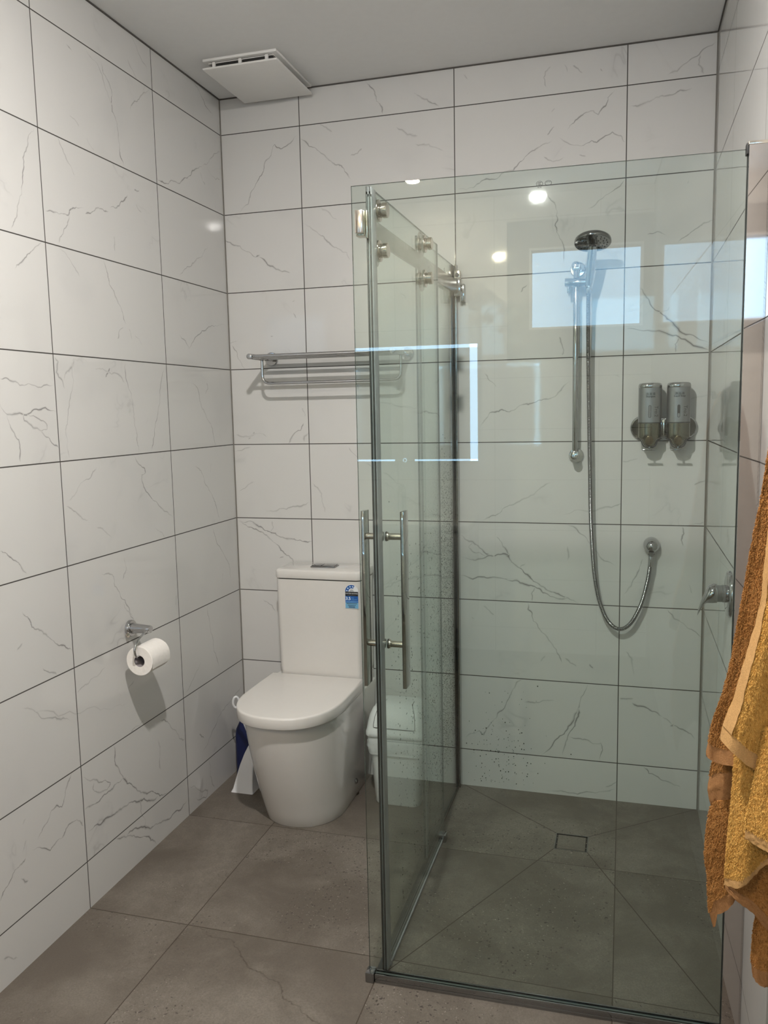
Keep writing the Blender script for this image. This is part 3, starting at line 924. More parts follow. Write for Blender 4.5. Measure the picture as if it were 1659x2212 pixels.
# ------------------------------------------------------------------ shower screen
DL = math.radians(1.3)
def ef(lx, ly, z):
    """point in the slightly skewed frame of the front glass (lx along it, ly towards the back wall)."""
    return Vector((0.925 + lx * math.cos(DL) - ly * math.sin(DL), lx * math.sin(DL) + ly * math.cos(DL), z))
ROT = Matrix.Rotation(DL, 3, 'Z')
def fbox(bm, lo, hi, bevel=0.0, mat=0, seg=2):
    c = [(a + b) / 2 for a, b in zip(lo, hi)]
    s = [abs(b - a) for a, b in zip(lo, hi)]
    p = ef(*c)
    return box(bm, [p[i] - s[i] / 2 for i in range(3)], [p[i] + s[i] / 2 for i in range(3)], bevel, seg, mat, ROT)
def glass_faces(bm, axis):
    """material 0 on the two large faces, 1 on the edges."""
    bm.normal_update()
    for f in bm.faces:
        f.material_index = 0 if abs(f.normal.dot(axis)) > 0.9 else 1
LY = -1.17
scr = thing('shower_screen', 'frameless corner shower screen of clear greenish glass on chrome rails', 'shower screen', ef(0, LY, 0))
bm = BM(); fbox(bm, (-0.041, LY - 0.003, 0.022), (0.815, LY + 0.003, 1.991)); glass_faces(bm, ROT @ Vector((0, 1, 0)))
front = obj('front_glass', bm, [M['glass'], M['glass_edge']], scr, 0, 'large fixed clear pane facing the room')
FXC, DXC, RXC = 0.919, 0.946, 0.9310
bm = BM(); box(bm, (FXC - 0.003, -0.585, 0.006), (FXC + 0.003, -0.004, 1.991)); glass_faces(bm, Vector((1, 0, 0)))
side = obj('side_glass', bm, [M['glass'], M['glass_edge']], scr, 0, 'narrow fixed pane speckled with droplets')
# wall channel on the right wall: flat polished face towards the room
bm = BM()
fbox(bm, (0.8125, LY - 0.016, 0.0), (0.853, LY - 0.012, 1.998))
fbox(bm, (0.8125, LY + 0.012, 0.0), (0.853, LY + 0.016, 1.998))
fbox(bm, (0.849, LY - 0.016, 0.0), (0.853, LY + 0.016, 1.998))
obj('wall_channel', bm, M['polished'], scr, 30, 'wide mirror-polished upright channel on the right wall')
bm = BM(); fbox(bm, (0.811, LY - 0.017, 1.996), (0.8535, LY + 0.017, 2.003), 0.001); obj('channel_cap', bm, M['nickel'], scr)
bm = BM(); fbox(bm, (0.8085, LY - 0.0105, 1.980), (0.8165, LY + 0.0105, 2.002), 0.001); obj('end_block', bm, M['rubber'], scr)
bm = BM(); fbox(bm, (0.8125, LY - 0.0125, 0.02), (0.815, LY - 0.004, 1.99)); fbox(bm, (0.8125, LY + 0.004, 0.02), (0.815, LY + 0.0125, 1.99)); obj('channel_gasket', bm, M['rubber'], scr)
bm = BM()
box(bm, (FXC - 0.013, -0.030, 0.0), (FXC - 0.008, 0.0, 1.995)); box(bm, (FXC + 0.008, -0.030, 0.0), (FXC + 0.013, 0.0, 1.995)); box(bm, (FXC - 0.013, -0.004, 0.0), (FXC + 0.013, 0.0, 1.995))
obj('wall_channel', bm, M['dark_chrome'], scr, 30, 'slim upright channel on the back wall')
bm = BM(); box(bm, (FXC + 0.004, -0.0305, 0.004), (FXC + 0.008, -0.022, 1.99)); box(bm, (FXC - 0.008, -0.0305, 0.004), (FXC - 0.004, -0.022, 1.99)); obj('channel_gasket', bm, M['rubber'], scr)
# floor rail under the front pane
bm = BM(); fbox(bm, (-0.025, LY - 0.012, 0.0), (0.853, LY + 0.012, 0.010), 0.002); fbox(bm, (-0.025, LY - 0.012, 0.010), (0.812, LY - 0.0075, 0.024), 0.001); fbox(bm, (-0.025, LY + 0.0075, 0.010), (0.812, LY + 0.012, 0.024), 0.001)
obj('floor_rail', bm, M['dark_chrome'], scr)
bm = BM(); fbox(bm, (-0.050, LY - 0.016, 0.0), (-0.026, LY + 0.014, 0.027), 0.003); obj('corner_foot', bm, M['dark_chrome'], scr)
bm = BM(); box(bm, (FXC - 0.002, -1.150, 0.0), (FXC + 0.016, -0.60, 0.004), 0.001); obj('threshold_bar', bm, M['rubber'], scr)
# flat guide rail, its two ends and the brackets
bm = BM(); box(bm, (RXC - 0.004, -1.150, 1.888), (RXC + 0.004, -0.012, 1.936), 0.001); obj('guide_rail', bm, M['rail_steel'], scr)
bm = BM(); fbox(bm, (-0.034, LY + 0.004, 1.879), (-0.012, LY + 0.03, 1.937), 0.002); fbox(bm, (-0.012, LY + 0.006, 1.874), (-0.0055, LY + 0.034, 1.936), 0.001); obj('rail_bracket', bm, M['nickel'], scr, label='square end bracket against the front pane')
bm = BM(); fbox(bm, (-0.030, LY - 0.016, 1.882), (-0.011, LY - 0.0042, 1.934), 0.002); obj('rail_clamp', bm, M['nickel'], scr)
bm = BM()
box(bm, (RXC - 0.006, -0.040, 1.880), (RXC + 0.018, -0.004, 1.945), 0.002); box(bm, (RXC + 0.012, -0.026, 1.860), (RXC + 0.03, 0.0, 1.925), 0.002)
br = obj('rail_bracket', bm, M['dark_chrome'], scr, label='stepped end bracket on the back wall')
bm = BM(); cyl(bm, (RXC + 0.006, -0.0405, 1.955), (RXC + 0.006, -0.032, 1.955), 0.008, 20); box(bm, (RXC - 0.004, -0.0395, 1.94), (RXC + 0.016, -0.012, 1.972), 0.002, mat=1)
obj('rail_stop', bm, [M['rubber'], M['nickel']], scr)
bm = BM(); box(bm, (DXC - 0.012, -0.455, 0.0), (DXC + 0.016, -0.425, 0.028), 0.003); obj('floor_guide', bm, M['dark_chrome'], scr)
# safety marks etched on the front pane
def safety_mark(lx, kind):
    c = ef(lx, LY - 0.0034, 1.959)
    ax, ay = ROT @ Vector((1, 0, 0)), Vector((0, 0, 1))
    bm = BM(); ring_flat(bm, c, ax, ay, 0.0055, 0.0048, 0.0003, 28, 1.35)
    if kind == 0:
        for k in (-1, 0, 1):
            cc = c + ax * (0.0008 + k * 0.0025)
            prev = None
            for j in range(9):
                a = math.radians(60 + 240 * j / 8)
                p = [bm.verts.new(cc + ax * (r_ * math.cos(a) * 0.8) + ay * (r_ * math.sin(a))) for r_ in (0.0031, 0.0021)]
                if prev:
                    bm.faces.new((prev[0], p[0], p[1], prev[1]))
                prev = p
    else:
        prev = None
        for j in range(11):
            a = math.radians(35 + 110 * j / 10)
            p = [bm.verts.new(c + ax * (r_ * 1.3 * math.cos(a)) + ay * (r_ * math.sin(a) - 0.001)) for r_ in (0.0046, 0.0038)]
            if prev:
                bm.faces.new((prev[0], p[0], p[1], prev[1]))
            prev = p
    mk = obj('safety_mark', bm, M['black'], scr, 0)
    if kind == 0:
        text('mark_lettering', 'A0140', 0.0034, c + Vector((0, 0, -0.0078)), ax, ay, M['black'], mk)
safety_mark(0.390, 0); safety_mark(0.409, 1)
def side_mark(x, y, z):
    bm = BM(); ring_flat(bm, (x, y, z), (0, 1, 0), (0, 0, 1), 0.0055, 0.0047, 0.0003, 24, 1.35); return bm
obj('safety_mark', side_mark(FXC + 0.0032, -0.19, 1.952), M['black'], scr, 0)

def dome(bm, c, n, r, flat=0.45, seg=7, stretch=1.0):
    x, y, d = frame_axes(n); c = Vector(c)
    # y axis of frame points (mostly) along z for horizontal normals
    top = bm.verts.new(c + d * r * flat)
    rows = []
    for rr, h in ((1.0, 0.0), (0.72, 0.72)):
        rows.append([bm.verts.new(c + (x * math.cos(2 * PI * k / seg) + y * (math.sin(2 * PI * k / seg) * stretch)) * r * rr + d * (r * flat * h)) for k in range(seg)])
    for k in range(seg):
        bm.faces.new((rows[0][k], rows[0][(k + 1) % seg], rows[1][(k + 1) % seg], rows[1][k]))
        bm.faces.new((rows[1][k], rows[1][(k + 1) % seg], top))
rnd = random.Random(11)
bm = BM(); k = 0
while k < 6500:
    y, z = rnd.uniform(-0.50, -0.03), rnd.uniform(0.16, 1.42)
    if rnd.random() > smoothstep(1.42, 1.05, z) * (0.25 + 0.75 * smoothstep(-0.5, -0.2, y)) * (0.35 + 0.65 * smoothstep(0.16, 0.32, z)):
        continue
    dome(bm, (FXC + 0.0031, y, z), (1, 0, 0), rnd.choice((0.0007, 0.0009, 0.0011, 0.0014)), stretch=rnd.choice((1, 1, 1.5)), seg=6); k += 1
o = obj('water_droplets', bm, M['droplet'], scr, 60); o['kind'] = 'stuff'

# ------------------------------------------------------------------ sliding door
dr = thing('sliding_door', 'sliding glass shower door on four round rollers with long square pull handles', 'shower door', (DXC, -0.78, 0.008))
bm = BM(); box(bm, (DXC - 0.003, -1.118, 0.012), (DXC + 0.003, -0.418, 1.993)); glass_faces(bm, Vector((1, 0, 0)))
obj('door_glass', bm, [M['glass'], M['glass_edge']], dr, 0)
bm = BM()
box(bm, (DXC - 0.0065, -1.150, 0.012), (DXC + 0.0065, -1.112, 1.993), 0.002)
obj('edge_seal', bm, M['grey_seal'], dr, label='grey magnetic strip down the front edge')
bm = BM(); box(bm, (DXC - 0.006, -1.155, 0.012), (DXC - 0.002, -1.149, 1.993), 0.001); box(bm, (DXC + 0.001, -1.155, 0.012), (DXC + 0.005, -1.149, 1.993), 0.001); obj('magnet_strip', bm, M['rubber'], dr)
bm = BM(); box(bm, (FXC + 0.0045, -0.582, 0.012), (FXC + 0.0075, -0.560, 1.986)); obj('overlap_seal', bm, M['grey_seal'], scr)
bm = BM(); box(bm, (DXC - 0.005, -1.112, 0.004), (DXC + 0.005, -0.418, 0.012)); obj('bottom_wiper', bm, M['grey_seal'], dr)
for (y, z) in ((-1.083, 1.952), (-1.083, 1.858), (-0.600, 1.962), (-0.600, 1.862)):
    bm = BM(); cyl(bm, (DXC - 0.0100, y, z), (DXC - 0.0045, y, z), 0.037, 44, 0.001); rl = obj('roller', bm, M['rail_steel'], dr)
    bm = BM(); cyl(bm, (DXC + 0.0045, y, z), (DXC + 0.007, y, z), 0.026, 36, 0.0008); obj('roller_washer', bm, M['cap_steel'], rl)
    bm = BM(); lathe(bm, (DXC + 0.007, y, z), (1, 0, 0), [(0, 0.017), (0.005, 0.017), (0.0055, 0.0155), (0.008, 0.0155), (0.0085, 0.018), (0.0185, 0.018), (0.02, 0.0165), (0.0202, 0)], 36); obj('roller_cap', bm, M['cap_steel'], rl)
HY = -1.075
for sx, nm in ((1, 'inner'), (-1, 'outer')):
    xb = DXC + sx * 0.052
    bm = BM(); box(bm, (xb - 0.005, HY - 0.021, 0.765), (xb + 0.005, HY + 0.021, 1.222), 0.0012); hb = obj('handle_bar', bm, M['handle_steel'], dr, label=nm + ' square pull bar')
    for z in (1.156, 0.876):
        bm = BM(); a, b = DXC + sx * 0.0045, xb - sx * 0.004
        lathe(bm, (a, HY, z), (sx, 0, 0), [(0, 0.011), (0.0035, 0.0118), (0.007, 0.011), (0.0075, 0.0085), (abs(b - a), 0.0085)], 24); so = obj('standoff', bm, M['nickel'], hb)
        bm = BM(); lathe(bm, (DXC + sx * 0.0042, HY, z), (sx, 0, 0), [(0, 0.0125), (0.002, 0.0125)], 24); obj('washer', bm, M['rubber'], hb)
bm = side_mark(DXC + 0.0032, -0.70, 1.962); obj('safety_mark', bm, M['black'], dr, 0)
bm = BM(); k = 0
rnd = random.Random(3)
while k < 1000:
    y, z = rnd.uniform(-1.05, -0.43), rnd.uniform(0.10, 1.30)
    if rnd.random() > (0.12 + 0.88 * smoothstep(-0.95, -0.5, y)) * smoothstep(1.3, 0.8, z):
        continue
    if rnd.random() < 0.25:
        y = rnd.choice((-0.97, -0.90, -0.83)) + rnd.gauss(0, 0.004)
    dome(bm, (DXC + 0.0031, y, z), (1, 0, 0), rnd.choice((0.0007, 0.0009, 0.0012, 0.0015)), stretch=rnd.choice((1, 1.4, 2.0)), seg=6); k += 1
o = obj('water_droplets', bm, M['droplet'], dr, 60); o['kind'] = 'stuff'
# ------------------------------------------------------------------ toilet
TX = 0.403
def dsec(z, a, yb, yf, ym, n=2.3, k=40):
    """D-shaped outline: straight back, parallel sides, rounded front."""
    pts = [(TX - a, yb, z), (TX - a, yb + (ym - yb) * 0.5, z)]
    for i in range(k + 1):
        t = PI * i / k
        c, s = math.cos(t), math.sin(t)
        pts.append((TX - a * math.copysign(abs(c) ** (2 / n), c), ym - (ym - yf) * (s ** (2 / n)), z))
    pts += [(TX + a, yb + (ym - yb) * 0.5, z), (TX + a, yb, z)]
    return pts
wc = thing('toilet', 'white close-coupled toilet with closed lid standing in the back left corner', 'toilet', (TX, -0.30, 0))
def lerp(a, b, t): return a + (b - a) * t
bm = BM()
rings = []
for z, a, yf in ((0.0, 0.149, -0.478), (0.004, 0.151, -0.481), (0.05, 0.156, -0.497), (0.10, 0.162, -0.517), (0.16, 0.168, -0.540), (0.22, 0.173, -0.561), (0.28, 0.177, -0.580), (0.34, 0.180, -0.596), (0.385, 0.182, -0.606), (0.405, 0.183, -0.611), (0.413, 0.182, -0.610), (0.417, 0.178, -0.606)):
    rings.append(dsec(z, a, -0.012, yf, -0.31 + (yf + 0.48) * 0.45, 2.15))
loft(bm, rings)
pan = obj('pan', bm, M['ceramic'], wc, 35)
bm = BM(); loft(bm, [dsec(0.410, 0.176, -0.012, -0.20, -0.17, 6), dsec(0.452, 0.176, -0.012, -0.20, -0.17, 6), dsec(0.457, 0.172, -0.012, -0.196, -0.17, 6)]); obj('cistern_deck', bm, M['ceramic'], wc, 35)
bm = BM(); loft(bm, [dsec(0.414, 0.164, -0.19, -0.600, -0.37, 2.3), dsec(0.432, 0.164, -0.19, -0.600, -0.37, 2.3)]); obj('seat', bm, M['seat'], wc)
bm = BM()
prof = [(0.4235, -0.006), (0.424, -0.002), (0.427, 0.0), (0.4575, 0.0), (0.4610, -0.0008), (0.4632, -0.0028), (0.4642, -0.0058), (0.4645, -0.010)]
rings = []
for z, o_ in prof:
    zz = z + 0.0
    rings.append(dsec(zz, 0.191 + o_, -0.180 + o_ * 0.4, -0.640 - o_, -0.40, 2.35))
loft(bm, rings); obj('seat_lid', bm, M['seat'], wc, 50)
for sx in (-1, 1):
    bm = BM(); cyl(bm, (TX + sx * 0.075 - 0.02, -0.186, 0.440), (TX + sx * 0.075 + 0.02, -0.186, 0.440), 0.009); obj('hinge', bm, M['chrome'], wc)
CX_ = 0.4145
def rr3(cx, cy, hx, hy, r, z): return [(x, y, z) for x, y in rrect(cx, cy, hx, hy, r, 6)]
bm = BM()
loft(bm, [rr3(CX_, -0.092, 0.166, 0.080, 0.02, 0.458), rr3(CX_, -0.0925, 0.169, 0.0835, 0.02, 0.49), rr3(CX_, -0.094, 0.173, 0.086, 0.022, 0.838)])
cis = obj('cistern', bm, M['ceramic'], wc, 40)
bm = BM(); loft(bm, [rr3(CX_, -0.094, 0.168, 0.081, 0.022, 0.837), rr3(CX_, -0.094, 0.168, 0.081, 0.022, 0.8435)]); obj('lid_joint', bm, M['dark'], wc)
bm = BM()
loft(bm, [rr3(CX_, -0.0945, 0.174, 0.087, 0.022, 0.8425), rr3(CX_, -0.0945, 0.1755, 0.0885, 0.023, 0.846), rr3(CX_, -0.0945, 0.1755, 0.0885, 0.023, 0.868), rr3(CX_, -0.0945, 0.173, 0.086, 0.022, 0.8735), rr3(CX_, -0.0945, 0.167, 0.080, 0.02, 0.876)])
obj('cistern_lid', bm, M['ceramic'], wc, 50)
bm = BM(); loft(bm, [rr3(0.415, -0.093, 0.050, 0.030, 0.006, 0.876), rr3(0.415, -0.093, 0.050, 0.030, 0.006, 0.8795), rr3(0.415, -0.093, 0.048, 0.028, 0.005, 0.8805)]); fp = obj('flush_plate', bm, M['dark_chrome'], wc)
for x0, x1 in ((0.369, 0.408), (0.411, 0.461)):
    bm = BM(); box(bm, (x0, -0.118, 0.8805), (x1, -0.068, 0.8835), 0.0015); obj('flush_button', bm, M['dark_chrome'], fp)
bm = BM(); lathe(bm, (TX + 0.162, -0.225, 0.075), (1, -0.15, 0), [(0, 0.011), (0.003, 0.011), (0.006, 0.008), (0.0075, 0)], 20); obj('fixing_cap', bm, M['chrome'], wc)
# water rating sticker on the cistern
LX0, LX1, LZ0, LZ1 = 0.5265, 0.5775, 0.7365, 0.826
LYF = -0.1805
def plate(x0, x1, z0, z1, y, t=0.0003):
    bm = BM(); box(bm, (x0, y - t, z0), (x1, y, z1)); return bm
lw, lc = (LX1 - LX0) / 2, (LX0 + LX1) / 2
zarc = LZ1 - lw
def arc_poly(r0, r1, a0, a1, y, n=24):
    bm = BM(); prev = None
    for j in range(n + 1):
        a = math.radians(lerp(a0, a1, j / n))
        p = [bm.verts.new((lc + r * math.cos(a), y, zarc + r * math.sin(a))) for r in (r0, r1)]
        if prev: bm.faces.new((prev[0], prev[1], p[1], p[0]))
        prev = p
    bmesh.ops.recalc_face_normals(bm, faces=bm.faces)
    return bm
bm = BM()
poly = [(LX0 - 0.001, LYF, LZ0 - 0.001), (LX1 + 0.001, LYF, LZ0 - 0.001), (LX1 + 0.001, LYF, zarc)] + [(lc + (lw + 0.001) * math.cos(PI * k / 24), LYF, zarc + (lw + 0.001) * math.sin(PI * k / 24)) for k in range(1, 24)] + [(LX0 - 0.001, LYF, zarc)]
prism(bm, poly, (0, -0.0004, 0))
st = obj('water_rating_sticker', bm, M['label_white'], wc, 0, 'small blue and white water rating sticker')
y = LYF - 0.0005
obj('rating_arc', arc_poly(lw * 0.50, lw, 180, 62, y), M['label_blue'], st, 0)
hh = zarc - LZ0
obj('title_band', plate(LX0, LX1, zarc - hh * 0.265, zarc - 0.0003, y), M['black'], st, 0)
obj('rating_band', plate(LX0, LX1, zarc - hh * 0.655, zarc - hh * 0.265, y), M['label_blue'], st, 0)
obj('licence_band', plate(LX0, LX1, LZ0, zarc - hh * 0.655, y), M['label_light'], st, 0)
for a in (170, 139, 107, 76):
    bm = BM(); c = Vector((lc + lw * 0.75 * math.cos(math.radians(a)), y - 0.0003, zarc + lw * 0.75 * math.sin(math.radians(a))))
    vs = []
    for k in range(10):
        r = 0.0037 if k % 2 == 0 else 0.0017
        vs.append(bm.verts.new(c + Vector((r * math.sin(2 * PI * k / 10), 0, r * math.cos(2 * PI * k / 10)))))
    bm.faces.new(vs); obj('star', bm, M['star_white'], st, 0)
XA, ZA = (1, 0, 0), (0, 0, 1)
text('sticker_lettering', 'WATER RATING', 0.0066, (lc, y - 0.0004, zarc - hh * 0.115), XA, ZA, M['label_white'], st)
text('sticker_lettering', 'www.waterrating.gov.au', 0.0032, (lc, y - 0.0004, zarc - hh * 0.22), XA, ZA, M['silver'], st)
text('sticker_lettering', '3.5', 0.0165, (LX0 + 0.0115, y - 0.0004, zarc - hh * 0.42), XA, ZA, M['star_white'], st, bold=0.0003)
text('sticker_lettering', 'litres', 0.0050, (LX0 + 0.024, y - 0.0004, zarc - hh * 0.375), XA, ZA, M['print_blue'], st, 'LEFT')
text('sticker_lettering', 'average flush', 0.0043, (LX0 + 0.024, y - 0.0004, zarc - hh * 0.475), XA, ZA, M['print_blue'], st, 'LEFT')
text('sticker_lettering', 'Water', 0.0042, (lc + 0.001, y - 0.0004, zarc + lw * 0.27), XA, ZA, M['black'], st)
text('sticker_lettering', 'Efficiency', 0.0042, (lc + 0.001, y - 0.0004, zarc + lw * 0.10), XA, ZA, M['black'], st)
for fz, wd in ((0.585, 0.46), ):
    obj('print_line', plate(lc - lw * 0.95, lc + lw * 0.95, zarc - hh * fz - 0.0008, zarc - hh * fz + 0.0008, y - 0.0003), M['print_blue'], st, 0)
for fz, wd in ((0.72, 0.82), (0.815, 0.62), (0.885, 0.48), (0.95, 0.48)):
    obj('print_line', plate(lc - lw * wd, lc + lw * wd, zarc - hh * fz - 0.0009, zarc - hh * fz + 0.0009, y - 0.0003), M['black'], st, 0)

# ------------------------------------------------------------------ toilet brush and bottle between toilet and wall
tb = thing('toilet_brush', 'white toilet brush in its flared white holder between toilet and left wall', 'toilet brush', (0.115, -0.22, 0))
bm = BM()
def sq(cx, cy, hx, hy, z): return rr3(cx, cy, hx, hy, 0.006, z)
loft(bm, [sq(0.112, -0.232, 0.047, 0.050, 0.0), sq(0.113, -0.231, 0.042, 0.045, 0.012), sq(0.116, -0.228, 0.036, 0.038, 0.05), sq(0.122, -0.222, 0.029, 0.031, 0.10), sq(0.130, -0.217, 0.021, 0.024, 0.145), sq(0.136, -0.212, 0.015, 0.018, 0.172)])
obj('brush_holder', bm, M['plastic'], tb, 30)
bm = BM(); tube(bm, smooth_path([(0.136, -0.212, 0.16), (0.118, -0.222, 0.24), (0.088, -0.240, 0.335)], 6), 0.007)
obj('brush_handle', bm, M['plastic'], tb)
bm = BM()
lp = [(0.086 + 0.010 * math.sin(a), -0.244 + 0.006 * math.sin(a), 0.354 + 0.022 * -math.cos(a)) for a in [2 * PI * k / 20 for k in range(21)]]
tube(bm, lp, 0.0045, 10); obj('hanging_loop', bm, M['plastic'], tb)
bt = thing('cleaner_bottle', 'dark blue cleaner bottle hidden behind the toilet brush holder', 'bottle', (0.062, -0.125, 0))
bm = BM(); loft(bm, [rr3(0.062, -0.125, 0.044, 0.028, 0.02, z) if False else [(0.062 + (x - 0.062) * s, -0.125 + (y_ + 0.125) * s, z) for x, y_ in rrect(0.062, -0.125, 0.040, 0.028, 0.02, 6)] for z, s in ((0, 0.94), (0.006, 1), (0.17, 1), (0.20, 0.9), (0.225, 0.6), (0.24, 0.42), (0.262, 0.40))])
obj('bottle_body', bm, M['blue_dark'], bt, 40)
bm = BM(); cyl(bm, (0.062, -0.125, 0.262), (0.062, -0.125, 0.30), 0.016, 24, 0.003); obj('bottle_cap', bm, M['blue_dark'], bt)

# ------------------------------------------------------------------ waste bin
wb = thing('waste_bin', 'white swing-lid waste bin with a bin bag, beside the toilet behind the glass', 'bin', (0.725, -0.15, 0))
BX, BY = 0.727, -0.148
def bsec(hx, hy, z, r=0.03): return rr3(BX, BY, hx, hy, r, z)
bm = BM(); loft(bm, [bsec(0.085, 0.085, 0.0), bsec(0.088, 0.088, 0.006), bsec(0.100, 0.096, 0.19), bsec(0.103, 0.099, 0.20), bsec(0.108, 0.104, 0.202), bsec(0.108, 0.104, 0.212), bsec(0.101, 0.098, 0.214), bsec(0.105, 0.100, 0.268)]); obj('bin_body', bm, M['bin_plastic'], wb, 40)
bm = BM()
rnd = random.Random(4); rings = []
for i in range(9):
    z = lerp(0.200, 0.274, i / 8); b_ = 0.0045 + 0.0035 * math.sin(PI * i / 8)
    base = bsec(0.1035 + b_, 0.1 + b_, z, 0.03)
    rings.append([(x + rnd.gauss(0, 0.0011), y_ + rnd.gauss(0, 0.0011), zz + rnd.gauss(0, 0.001)) for x, y_, zz in base])
loft(bm, rings, cap=False); obj('bin_bag', bm, M['bag'], wb, 60)
bm = BM(); loft(bm, [bsec(0.112, 0.107, 0.268), bsec(0.115, 0.110, 0.271), bsec(0.115, 0.110, 0.285), bsec(0.112, 0.106, 0.294), bsec(0.109, 0.100, 0.318), bsec(0.104, 0.091, 0.342), bsec(0.096, 0.078, 0.362), bsec(0.085, 0.062, 0.374), bsec(0.07, 0.044, 0.379)]); obj('bin_lid', bm, M['bin_plastic'], wb, 50)
# swinging flap: a bent plate following the front of the lid, edged by a dark tube that paints the gap's shade
prf = [(-0.2505, 0.306, 0.078), (-0.2475, 0.318, 0.078), (-0.2385, 0.342, 0.075), (-0.2258, 0.362, 0.070), (-0.2095, 0.374, 0.062), (-0.191, 0.3795, 0.055), (-0.150, 0.3805, 0.052)]
bm = BM(); rows = [[(BX + h_ * lerp(-1, 1, i / 12), y_ - 0.002, z_ + 0.001) for i in range(13)] for y_, z_, h_ in prf]
loft(bm, rows, cap=False, closed=False); bmesh.ops.solidify(bm, geom=bm.faces[:], thickness=0.003)
obj('swing_flap', bm, M['bin_plastic'], wb, 50)
bm = BM(); gp = [Vector((BX - h_ - 0.001, y_ - 0.0008, z_)) for y_, z_, h_ in prf[::-1]] + [Vector((BX + t_ * 0.078, -0.2518, 0.3045)) for t_ in (-0.9, 0, 0.9)] + [Vector((BX + h_ + 0.001, y_ - 0.0008, z_)) for y_, z_, h_ in prf]
tube(bm, gp, 0.0015, 6); obj('flap_gap_shade', bm, M['dark'], wb)

# ------------------------------------------------------------------ toilet paper holder and roll
ph = thing('paper_holder', 'chrome toilet paper holder with a curved wire arm on the left wall', 'toilet paper holder', (0, -0.797, 0.792))
A = Vector((0, -0.797, 0.792))
bm = BM(); lathe(bm, A, (1, 0, 0), [(0, 0.0265), (0.009, 0.0265), (0.011, 0.025), (0.0115, 0.016)], 36); obj('wall_plate', bm, M['chrome'], ph)
bm = BM(); lathe(bm, A, (1, 0, 0), [(0.010, 0.0175), (0.03, 0.0155), (0.074, 0.0125), (0.078, 0.0115), (0.0785, 0)], 32); obj('post', bm, M['chrome'], ph)
bm = BM(); RZ = 0.7075
pth = smooth_path([(0.071, -0.806, 0.790), (0.073, -0.835, 0.785), (0.075, -0.872, 0.772), (0.076, -0.890, 0.752), (0.076, -0.886, 0.732), (0.076, -0.872, 0.7225), (0.076, -0.84, 0.7205), (0.076, -0.76, 0.7205)], 6)
tube(bm, pth, 0.0038, 12); obj('wire_arm', bm, M['chrome'], ph)
bm = BM(); lathe(bm, A + Vector((0.0, -0.024, -0.017)), (1, -0.25, 0), [(0.006, 0.0065), (0.013, 0.0065), (0.0135, 0)], 18); obj('grub_screw', bm, M['nickel'], ph)
rl = thing('toilet_roll', 'white toilet paper roll hanging on the chrome wire arm', 'toilet roll', (0.076, -0.815, RZ - 0.046))
RR, RI, RY0, RY1 = 0.0465, 0.0185, -0.868, -0.764
bm = BM(); lathe(bm, (0.076, RY0, RZ), (0, 1, 0), [(0, RI), (0, RR - 0.001), (0.001, RR), (RY1 - RY0 - 0.001, RR), (RY1 - RY0, RR - 0.001), (RY1 - RY0, RI), (0, RI)], 64, cap=False)
obj('paper', bm, M['paper'], rl, 40)
bm = BM(); lathe(bm, (0.076, RY0 + 0.0005, RZ), (0, 1, 0), [(0, RI), (RY1 - RY0 - 0.001, RI), (RY1 - RY0 - 0.001, RI - 0.001), (0, RI - 0.001), (0, RI)], 48, cap=False); obj('core', bm, M['core'], rl)
bm = BM(); rows = []                                   # loose end of the sheet, hanging a little off the roll
for j in range(13):
    a = math.radians(50 - j * 6.4); r = RR + 0.0008 + 0.0035 * max(0, (j - 7) / 5) ** 2
    rows.append([(0.076 + r * math.cos(a), lerp(RY0 + 0.001, RY1 - 0.001, i / 6), RZ + r * math.sin(a)) for i in range(7)])
loft(bm, rows, cap=False, closed=False); bmesh.ops.solidify(bm, geom=bm.faces[:], thickness=0.0006); obj('loose_sheet', bm, M['paper'], rl)

# ------------------------------------------------------------------ towel rack on the back wall
tr = thing('towel_rack', 'chrome double towel rack with a lower rail on the back wall above the toilet', 'towel rack', (0.46, 0, 1.683))
AX = (0.184, 0.737); ZR = 1.684
for x in AX:
    bm = BM(); lathe(bm, (x, 0, ZR), (0, -1, 0), [(0, 0.026), (0.010, 0.026), (0.012, 0.0245), (0.0125, 0.012)], 36); obj('wall_flange', bm, M['chrome'], tr)
    bm = BM(); cyl(bm, (x, -0.010, ZR), (x, -0.215, ZR - 0.001), 0.0105, 28, 0.0015); obj('arm', bm, M['chrome'], tr)
for y_ in (-0.052, -0.098, -0.146, -0.194):
    bm = BM(); cyl(bm, (AX[0] + 0.006, y_, ZR), (AX[1] - 0.006, y_, ZR), 0.0065, 20); obj('shelf_bar', bm, M['chrome'], tr)
bm = BM(); tube(bm, round_corners([(AX[0], -0.098, ZR - 0.008), (AX[0], -0.098, 1.586), (AX[1], -0.098, 1.586), (AX[1], -0.098, ZR - 0.008)], 0.032, 8), 0.0058, 16); obj('lower_rail', bm, M['chrome'], tr)

